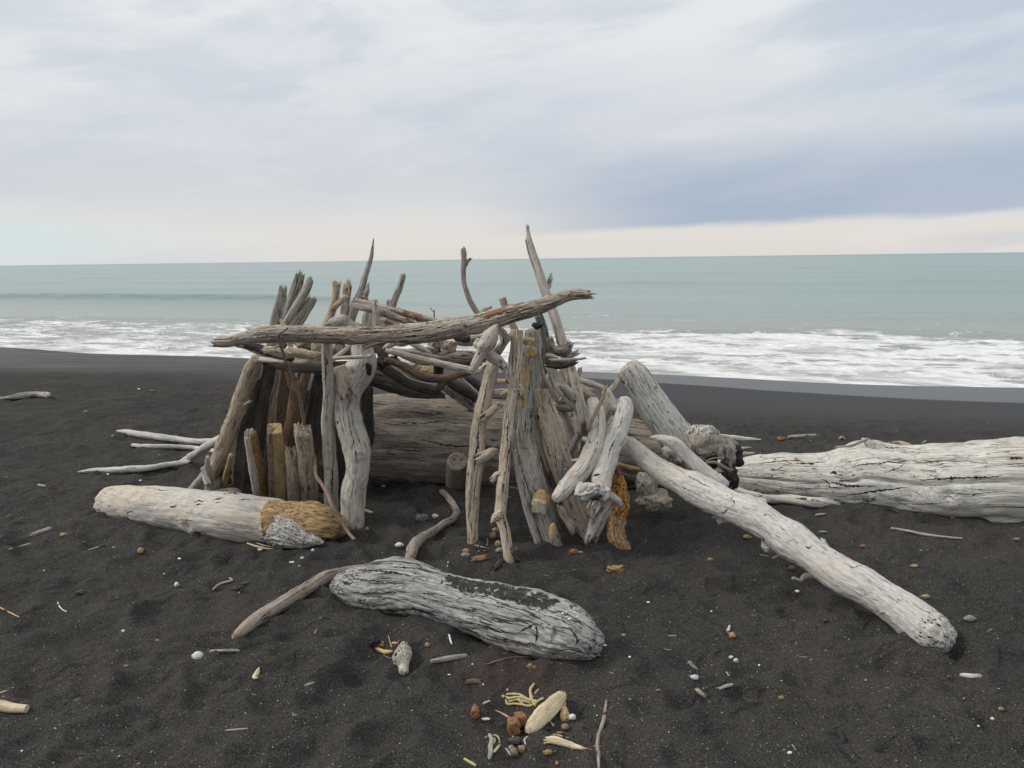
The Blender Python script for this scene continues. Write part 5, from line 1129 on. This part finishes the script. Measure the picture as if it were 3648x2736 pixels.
L_('pebble', 'brown_stone', 'Q 1410 1078', 'small dull brown pebble just above the cream spike', 'pebble', hw=28, hh=14, sub=3)
L_('wood_crumb', 'ochre', 'Q 1150 1270', 'tan brown wedge pebble below the cream spike', 'pebble', hw=60, hh=34, sub=4, rough=.25)
L_('wood_crumb', 'ochre', 'Q 1245 1258', 'tiny orange seed beside the tan wedge pebble', 'seed', hw=10, hh=18, sub=2)
L_('wood_crumb', 'ochre', 'Q 1272 1410', 'dull orange crumb near the bottom edge', 'chip', hw=22, hh=24, sub=3)
L_('wood_crumb', 'rust', 'Q 1245 740', 'orange crumb under the right side of the cream piece', 'chip', hw=30, hh=28, sub=3, rough=.3)
W('driftwood_chip', 'greyw', 'Q 1150 835 5; 1190 880 10; 1220 915 17', 'small grey bit below the cream piece', 'chip')
L_('charcoal_bit', 'charcoal', 'Q 1152 962', 'black charcoal bit below the cream piece', 'charcoal', hw=26, hh=26, sub=3, rough=.3, boxy=.6)
sk = W('driftwood_stick', 'bark', 'Q 1922 592 18; 1905 700 22; 1885 830 26; 1850 950 27; 1815 1060 26; 1800 1170 28; 1815 1300 24; 1815 1400 22; 1822 1560 22', 'upright lying grey brown stick at the bottom right of the foreground cluster', 'stick', rough=.06)
W('spur', 'bark', 'Q 1765 1188 12; 1800 1195 14', parent=sk); W('spur', 'bark', 'Q 1848 1195 9; 1820 1198 12', parent=sk)
L_('pebble', 'brown_stone', 'Q 1797 1030', 'small buff pebble touching the lying stick', 'pebble', hw=13, hh=13, sub=2)
rk = W('driftwood_stick', 'stick', 'Q 385 1045 26; 410 1100 30; 395 1180 34; 400 1260 32; 378 1345 26', 'grey knobbly stick in the foreground below the orange blocks', 'stick', rough=.1)
W('branch', 'stick', 'Q 425 1170 12; 452 1130 14; 450 1090 9', parent=rk)
W('twig', 'coral', 'Q 440 1040 12; 485 1055 12; 510 1100 10; 515 1140 6', 'curled pale twig beside the grey knobbly stick', 'stick')
W('driftwood_chip', 'coral', 'Q 515 1180 14; 485 1215 18; 448 1262 18', 'stubby yellow green chip beside the grey knobbly stick', 'chip')
L_('charcoal_bit', 'dark_stone', 'Q 715 1120', 'flat dark slate stone below the larger orange block', 'stone', hw=92, hh=50, sub=4, rough=.15)
L_('pebble', 'grey_stone', 'Q 665 1215', 'pale grey pebble in the small stone pile', 'pebble', hw=40, hh=40, sub=3, rough=.25)
L_('pebble', 'brown_stone', 'Q 700 1270', 'brown pebble in the small stone pile', 'pebble', hw=55, hh=55, sub=3, rough=.2)
L_('pebble', 'brown_stone', 'Q 805 1225', 'brown angular pebble at the right of the small stone pile', 'pebble', hw=50, hh=48, sub=3, rough=.2, boxy=.5)
W('driftwood_chip', 'bleached', 'Q 600 1225 10; 630 1265 15; 655 1300 10', 'narrow white shard at the left of the small stone pile', 'chip', flat=.5)
W('driftwood_chip', 'bleached', 'Q 880 1065 11; 842 1105 14; 855 1165 12', 'small bent white stick below the cream piece', 'stick')
L_('shell_bit', 'shell', 'Q 752 1080', 'tiny white shell scrap above the dark slate stone', 'shell', hw=22, hh=17, sub=2, rough=.4)
W('driftwood_chip', 'cream', 'Q 685 1055 8; 700 1075 9; 718 1088 5', 'tiny cream splinter above the dark slate stone', 'chip')
W('driftwood_stick', 'coral', 'Q 60 1360 14; 130 1400 20; 200 1440 18', 'short yellow brown stick near the bottom edge', 'stick')
W('driftwood_chip', 'cream', 'Q 298 632 12; 340 610 14; 380 595 7', 'small cream chip above the white oval shell', 'chip')
L_('wood_crumb', 'rust', 'Q 245 1222', 'bright orange crumb left of the grey knobbly stick', 'chip', hw=24, hh=14, sub=2)
W('driftwood_chip', 'brown', 'Q 90 345 14; 170 330 24; 262 345 14', 'wide brown chip upper left of the foreground cluster', 'chip', flat=.5) if False else None
for (r, x, y, w, h, m, lb) in (
    ('Q', 300, 380, 15, 12, 'white_stone', 'tiny round white pebble above the yellow root cluster'),
    ('Q', 160, 112, 12, 10, 'shell', 'tiny white shell left of the thin brown twig'),
    ('Q', 618, 447, 12, 13, 'white_stone', 'tiny grey white pebble above the yellow root cluster'),
    ('I', 490, 1378, 26, 16, 'white_stone', 'smooth white oval pebble in the right foreground'),
    ('I', 722, 1252, 14, 12, 'white_stone', 'upper of the pair of white pebbles in the right foreground'),
    ('I', 753, 1272, 16, 13, 'white_stone', 'lower of the pair of white pebbles in the right foreground'),
    ('I', 900, 1302, 7, 6, 'shell', 'tiny white pebble right of the white pair'),
    ('I', 1142, 832, 14, 9, 'shell', 'white shell under the middle of the long diagonal log'),
    ('I', 78, 1250, 8, 7, 'shell', 'tiny white chip left of the smooth white oval'),
    ('I', 195, 902, 10, 6, 'shell', 'white chip upper left of the right foreground'),
    ('I', 596, 960, 7, 5, 'shell', 'tiny white pebble under the left of the long diagonal log'),
    ('I', 1298, 455, 34, 8, 'grey_stone', 'long flat grey pebble behind the long diagonal log'),
    ('I', 1958, 865, 28, 14, 'tan_stone', 'flat buff pebble behind the lower end of the long diagonal log'),
    ('I', 2068, 1250, 28, 13, 'white_stone', 'pale pebble against the lower tip of the long diagonal log'),
    ('I', 1885, 672, 24, 12, 'tan_stone', 'flat tan pebble between the thin stick and the long diagonal log'),
    ('I', 1560, 545, 20, 12, 'rust', 'orange crumb left of the thin straight stick'),
    ('I', 1928, 574, 9, 6, 'tan_stone', 'tiny tan pebble under the thin straight stick'),
    ('I', 1285, 345, 24, 8, 'grey_stone', 'grey flat pebble near the big right trunk'),
    ('I', 822, 487, 28, 14, 'ochre', 'brown orange crumb beside the long diagonal log'),
    ('I', 1106, 684, 20, 14, 'rust', 'dark orange crumb in shade under the long diagonal log'),
    ('I', 590, 630, 20, 12, 'ochre', 'tan crumb on the open sand left of the long diagonal log'),
    ('I', 728, 1112, 22, 20, 'ochre', 'small brown chunk in the right foreground'),
    ('I', 40, 1112, 14, 9, 'tan_stone', 'small tan pebble near the right end of the cracked log'),
    ('I', 1326, 1018, 22, 13, 'dark_stone', 'dark grey pebble below the long diagonal log'),
    ('I', 1040, 1510, 20, 15, 'ochre', 'orange brown crumb in the bottom right area'),
    ('I', 260, 1460, 16, 8, 'brown_stone', 'dull brown pebble in the right foreground'),
    ('I', 1578, 1398, 9, 9, 'grey_stone', 'tiny grey pebble in the bottom right area'),
    ('J', 1840, 1395, 42, 22, 'grey_stone', 'smooth grey pebble right of the tip of the long diagonal log'),
    ('J', 2162, 848, 22, 10, 'grey_stone', 'small brown grey pebble at the right edge below the big trunk'),
    ('J', 1720, 700, 18, 6, 'grey_stone', 'grey flat stone against the foot of the big right trunk'),
    ('S', 1940, 1235, 15, 14, 'white_stone', 'small whitish pebble at the bottom right'),
    ('S', 1817, 1297, 12, 9, 'shell', 'tiny bright pebble below the small whitish pebble'),
    ('S', 2015, 1150, 26, 18, 'ochre', 'small tan crumb at the bottom right'),
    ('S', 188, 1527, 22, 12, 'shell', 'oval white pebble near the bottom edge on the right'),
    ('S', 1115, 755, 16, 14, 'rust', 'faint reddish crumb below the tip of the long diagonal log'),
    ('G', 1450, 1270, 48, 28, 'rust', 'orange brown chunk right of the foot of the wide mottled post'),
    ('G', 1520, 1278, 28, 14, 'grey_stone', 'grey crumb beside the orange chunk at the post foot'),
    ('G', 615, 1040, 34, 26, 'tan_stone', 'round buff pebble left of the crooked front post'),
    ('G', 585, 1100, 38, 38, 'brown_stone', 'grooved brown pebble below the round buff pebble'),
    ('G', 645, 1190, 40, 36, 'ochre', 'rough tan lump left of the crooked front post'),
    ('G', 300, 1262, 38, 24, 'ochre', 'orange tan chip below the forked front post'),
    ('G', 295, 1308, 48, 28, 'grey_stone', 'grey stone under the orange tan chip'),
    ('G', 665, 1255, 50, 30, 'grey_stone', 'grey shelly lump at the foot of the crooked front post'),
    ('G', 828, 1255, 30, 30, 'brown_stone', 'brown pebble right of the crooked front post foot'),
    ('G', 438, 1268, 14, 12, 'rust', 'tiny orange crumb below the forked front post'),
    ('G', 497, 1262, 24, 12, 'rust', 'flat orange crumb between the two front posts'),
    ('L', 590, 45, 32, 20, 'white_stone', 'white oval stone inside the shelter doorway'),
    ('E', 1380, 1340, 18, 15, 'white_stone', 'round white pebble below the orange end of the left log'),
    ('E', 1273, 1420, 26, 12, 'white_stone', 'white stone lower left of the round white pebble'),
    ('E', 1162, 1465, 30, 12, 'shell', 'white shell fragment left of the white stone'),
    ('E', 1240, 1502, 8, 6, 'shell', 'tiny white speck pebble below the white shell fragment'),
    ('E', 832, 1332, 32, 12, 'white_stone', 'flat white stone under the foot of the left log'),
    ('E', 2112, 675, 22, 11, 'white_stone', 'white pebble on the sand inside the shelter'),
    ('E', 1945, 1118, 18, 18, 'brown_stone', 'reddish brown chip right of the wavy post foot'),
    ('L', 960, 1010, 12, 6, 'shell', 'small white pebble in the centre foreground'),
    ('L', 1213, 1083, 8, 7, 'white_stone', 'tiny pebble right of the flat brown chip'),
    ('M', 1200, 500, 13, 6, 'shell', 'white shell far off on the smooth sand at left'),
    ('M', 1315, 515, 22, 5, 'grey_stone', 'grey flat stone far off beside the white shell'),
    ('M', 930, 1237, 13, 8, 'shell', 'white pebble just below the pointed branch at left'),
    ('M', 1213, 1290, 12, 7, 'shell', 'white pebble above the left end of the smooth log'),
    ('M', 740, 692, 20, 6, 'stick', 'small pale chip on the far left sand'),
    ('U', 912, 1119, 15, 10, 'mottled', 'round speckled stone beside the hooked branch inside the shelter'),
    ('U', 940, 1115, 7, 5, 'white_stone', 'small white pebble right of the round speckled stone'),
    ('N', 1360, 556, 18, 8, 'tan_stone', 'small buff pebble upper left of the heart shaped stone'),
    ('N', 1095, 776, 16, 9, 'tan_stone', 'small buff pebble left of the heart shaped stone'),
    ('N', 1200, 1622, 18, 9, 'ochre', 'tan brown crumb at the bottom left edge')):
    L_('pebble' if 'stone' in m or m == 'mottled' else 'shell' if m == 'shell' else 'crumb', m, '%s %g %g' % (r, x, y), lb, 'pebble' if 'stone' in m or m == 'mottled' else 'shell' if m == 'shell' else 'chip', hw=w, hh=h, sub=3, rough=.18, group='pebbles and shells on the black sand')
L_('ochre_chunk', 'ochre', 'G 1885 1470', 'large tan orange chunk of wood lying alone right of the posts', 'chunk', hw=85, hh=52, sub=5, rough=.4, boxy=.4, freq=1.5)
W('driftwood_chip', 'ochre', 'G 380 1350 20; 440 1340 30; 505 1330 20', 'flat orange brown chip between the posts and the cracked log', 'chip', flat=.6, sq=3)
W('husk', 'dark', 'G 615 1440 20; 645 1410 30; 662 1378 14', 'small dark husk left of the crooked post foot', 'husk', rough=.2)
W('driftwood_chip', 'stick', 'G 395 1202 6; 470 1222 8; 545 1240 5', 'thin pale stick left of the crooked post', 'stick')
W('twig', 'stick', 'G 520 1210 5; 530 1170 5; 528 1130 3', 'tiny upright twig beside the grooved pebble', 'stick')
W('driftwood_chip', 'cream', 'G 100 1430 6; 110 1380 7', 'short white stalk behind the cracked log', 'chip')
W('curved_branch', 'brown', 'G 470 440 14; 600 490 18; 720 520 16; 860 538 14', 'upper brown branch lying on the sand behind the crooked post', 'branch', group=GL)
W('curved_branch', 'brown', 'G 760 588 11; 900 605 13; 1050 625 14; 1210 655 16', 'lower brown branch lying on the sand behind the posts', 'branch', group=GL)
W('driftwood_chip', 'stick', 'G 745 695 5; 778 690 5', 'tiny pale stick on the sand behind the crooked post', 'chip')
W('driftwood_stick', 'stick', 'I 455 1282 9; 480 1308 10; 508 1328 5', 'small grey splinter above the smooth white oval pebble', 'stick')
W('driftwood_stick', 'stick', 'I 652 1450 5; 690 1435 11; 722 1428 11', 'small grey stick below the pair of white pebbles', 'stick')
W('driftwood_chip', 'tan', 'I 505 1458 12; 530 1480 14; 555 1497 9', 'small tan sawn chip in the right foreground', 'chip')
W('driftwood_chip', 'stick', 'I 692 1348 4; 710 1370 6', 'tiny pale chip below the pair of white pebbles', 'chip')
W('driftwood_chip', 'bleached', 'I 700 1085 12; 708 1068 9; 712 1052 4', 'pale pointed chip above the small brown chunk', 'chip')
W('stalk', 'straw', 'I 325 1116 4; 368 1114 4', 'short straw stalk right of the cracked log', 'stalk')
W('driftwood_chip', 'stick', 'I 905 600 4; 960 612 4', 'thin grey sliver under the long diagonal log', 'chip')
W('driftwood_chip', 'stick', 'J 785 685 6; 835 678 8', 'small pale chip in front of the big right trunk', 'chip')
W('driftwood_chip', 'bleached', 'S 1660 852 12; 1740 862 18; 1835 860 14', 'flat pale shard of wood at the lower right', 'chip', flat=.4)
for sp_ in ('S 600 1330 14; 640 1400 24; 620 1480 18; 690 1560 12; 740 1620 10', ):
    sw = W('seaweed', 'charcoal', sp_, 'black tangled seaweed strand at the bottom right', 'seaweed', flat=.3, rough=.3)
    W('frond', 'charcoal', 'S 640 1380 10; 700 1420 9; 720 1500 8; 800 1580 8', parent=sw, flat=.3); W('frond', 'charcoal', 'S 600 1440 8; 650 1540 8; 760 1600 8', parent=sw, flat=.3)
W('driftwood_chip', 'cream', 'E 1930 925 10; 1960 940 16; 1995 950 8', 'small orange chip just right of the wavy post foot', 'chip')
W('stalk', 'cream', 'E 705 1268 7; 800 1300 9; 920 1325 9; 1065 1335 6', 'pale reed stalks lying under the foot of the left log', 'stalk')
W('stalk', 'cream', 'E 800 1265 3; 900 1295 5; 1035 1315 5', 'thin second reed just above the pale reed', 'stalk')
W('driftwood_chip', 'stick', 'M 335 1328 10; 390 1340 10', 'small white stick piece on the far left sand', 'chip')
W('driftwood_chip', 'brown', 'M 400 1328 6; 430 1312 10; 462 1304 6', 'brown splinter touching the small white stick piece', 'chip')

# ================================================================ light, sky, camera
w = bpy.data.worlds.new('World'); sc.world = w; w.use_nodes = True
nt = w.node_tree; nt.nodes.clear(); b = NB(nt)
SUN_EL = math.radians(42); SUN_AZ = math.radians(-95)   # azimuth from +Y toward +X
sky = b.n('ShaderNodeTexSky', sky_type='NISHITA'); sky.sun_disc = False
sky.sun_elevation = SUN_EL; sky.sun_rotation = SUN_AZ; sky.dust_density = 2
tc = b.n('ShaderNodeTexCoord').outputs['Generated']
sx = b.n('ShaderNodeSeparateXYZ'); b.put(sx.inputs[0], tc)
X, Y, Z = sx.outputs
el = b.math('ARCSINE', Z); az = b.math('ARCTAN2', X, Y)
cv = b.n('ShaderNodeCombineXYZ'); b.put(cv.inputs[0], az); b.put(cv.inputs[1], b.math('SUBTRACT', el, b.math('MULTIPLY', az, .10))); P_ = cv.outputs[0]
n1 = b.noise(b.vmul(P_, (1.5, 7, 1)), 1.0, 5, .5, .3)
n2 = b.noise(b.vmul(P_, (3.2, 15, 1)), 1.0, 4, .5, .4)
n3 = b.noise(b.vmul(P_, (1.0, 4, 1)), 1.3, 3, .5, .2)
elw = b.math('ADD', el, b.math('MULTIPLY', b.math('SUBTRACT', n2, .5), .03))
cr = b.n('ShaderNodeValToRGB'); b.put(cr.inputs[0], b.math('MULTIPLY', elw, 2.5))
E_ = cr.color_ramp.elements
stops = [(0.0, (.77, .725, .69)), (.06, (.79, .75, .70)), (.12, (.755, .745, .73)), (.19, (.68, .70, .73)), (.27, (.65, .68, .73)), (.42, (.69, .725, .77)), (.60, (.80, .825, .85)), (.86, (.83, .855, .875)), (1, (.84, .86, .87))]
while len(E_) < len(stops): E_.new(.5)
for e, (p, c) in zip(E_, stops): e.position = p; e.color = (*c, 1)
col = cr.outputs[0]
col = b.mix(b.ss(n1, .50, .68, 0, .45), col, (.57, .62, .73))
col = b.mix(b.math('MULTIPLY', b.ss(n2, .52, .70, 0, .35), b.ss(el, .02, .2, .4, 1)), col, (.84, .85, .88))
col = b.mix(b.ss(n3, .50, .68, 0, .5), col, (.80, .83, .86))
n4 = b.noise(b.vmul(P_, (5.5, 26, 1)), 1.0, 6, .62, .8)
n5 = b.noise(b.vmul(P_, (2.2, 7, 1)), 1.5, 5, .55, .3)
hi_ = b.ss(el, .03, .12)
col = b.mix(b.math('MULTIPLY', b.ss(n5, .46, .60, 0, .55), hi_), col, (.56, .62, .70))
col = b.mix(b.math('MULTIPLY', b.ss(n4, .50, .70, 0, .25), hi_), col, (.85, .87, .89))
up = b.ss(el, .10, .16)
col = b.mix(b.math('MULTIPLY', b.math('MULTIPLY', b.ss(az, .1, .65), b.ss(n2, .46, .6)), b.math('MULTIPLY', up, .75)), col, (.46, .56, .67))
col = b.mix(b.math('MULTIPLY', b.ss(az, .25, .7, 0, .45), up), col, (.50, .60, .70))
# dark blue cloud bank low on the right
lowe = b.math('ADD', b.math('MULTIPLY', b.math('SUBTRACT', az, .1), .036), .029)
ee = b.math('ADD', b.math('ADD', el, b.math('MULTIPLY', b.math('SUBTRACT', n2, .5), .016)), b.math('MULTIPLY', b.math('SUBTRACT', n4, .5), .012))
k1 = b.ss(b.math('SUBTRACT', ee, lowe), -.004, .008)
k2 = b.ss(b.math('ADD', el, b.math('MULTIPLY', b.math('SUBTRACT', n1, .5), .08)), .065, .15, 1, 0)
k3 = b.ss(b.math('ADD', az, b.math('MULTIPLY', b.math('SUBTRACT', n1, .5), .2)), -.09, .22)
bank = b.math('MULTIPLY', b.math('MULTIPLY', k1, k2), k3)
col = b.mix(b.math('MULTIPLY', bank, .9), col, b.mix(b.ss(n2, .4, .6), (.37, .465, .60), (.43, .51, .625)))
wis = b.math('MULTIPLY', b.math('MULTIPLY', b.ss(az, .42, .60), b.ss(el, .028, .016)), b.ss(n4, .42, .58)); col = b.mix(b.math('MULTIPLY', wis, .5), col, (.56, .62, .68))
# turquoise gap low on the left
g = b.math('MULTIPLY', b.ss(az, -.26, -.60), b.math('MULTIPLY', b.ss(ee, .056, .034), b.ss(ee, -.01, .025)))
col = b.mix(b.math('MULTIPLY', g, .62), col, (.64, .80, .80))
col = b.mix(b.ss(el, .42, 1.1), col, (1.05, 1.03, .98))
mixs = b.n('ShaderNodeMix', data_type='RGBA'); mixs.inputs[0].default_value = .95
sk_ = b.n('ShaderNodeVectorMath', operation='SCALE'); b.put(sk_.inputs[0], sky.outputs[0]); sk_.inputs['Scale'].default_value = .1
b.put(mixs.inputs[6], sk_.outputs[0]); b.put(mixs.inputs[7], col)
bg = b.n('ShaderNodeBackground'); b.put(bg.inputs[0], mixs.outputs[2]); bg.inputs[1].default_value = 1.0
wo = b.n('ShaderNodeOutputWorld'); b.put(wo.inputs[0], bg.outputs[0])

ld = bpy.data.lights.new('sun', 'SUN'); ld.energy = 1.7; ld.angle = math.radians(14); ld.color = (1, .96, .90)
lo = bpy.data.objects.new('sun', ld); C.objects.link(lo)
sd_ = Vector((math.sin(SUN_AZ) * math.cos(SUN_EL), math.cos(SUN_AZ) * math.cos(SUN_EL), math.sin(SUN_EL)))
lo.rotation_euler = (-sd_).to_track_quat('-Z', 'Y').to_euler(); lo.location = (0, 0, 30)

cd = bpy.data.cameras.new('camera'); co = bpy.data.objects.new('camera', cd); C.objects.link(co)
cd.sensor_width = 36; cd.lens = F / 2212 * 36; cd.clip_start = .05; cd.clip_end = 60000
co.matrix_world = Matrix.Translation(CAM) @ camM.to_4x4()
sc.camera = co
sc.view_settings.view_transform = 'Standard'; sc.view_settings.look = 'None'; sc.view_settings.exposure = 0; sc.view_settings.gamma = 1
sc.render.resolution_x = 1024; sc.render.resolution_y = 768
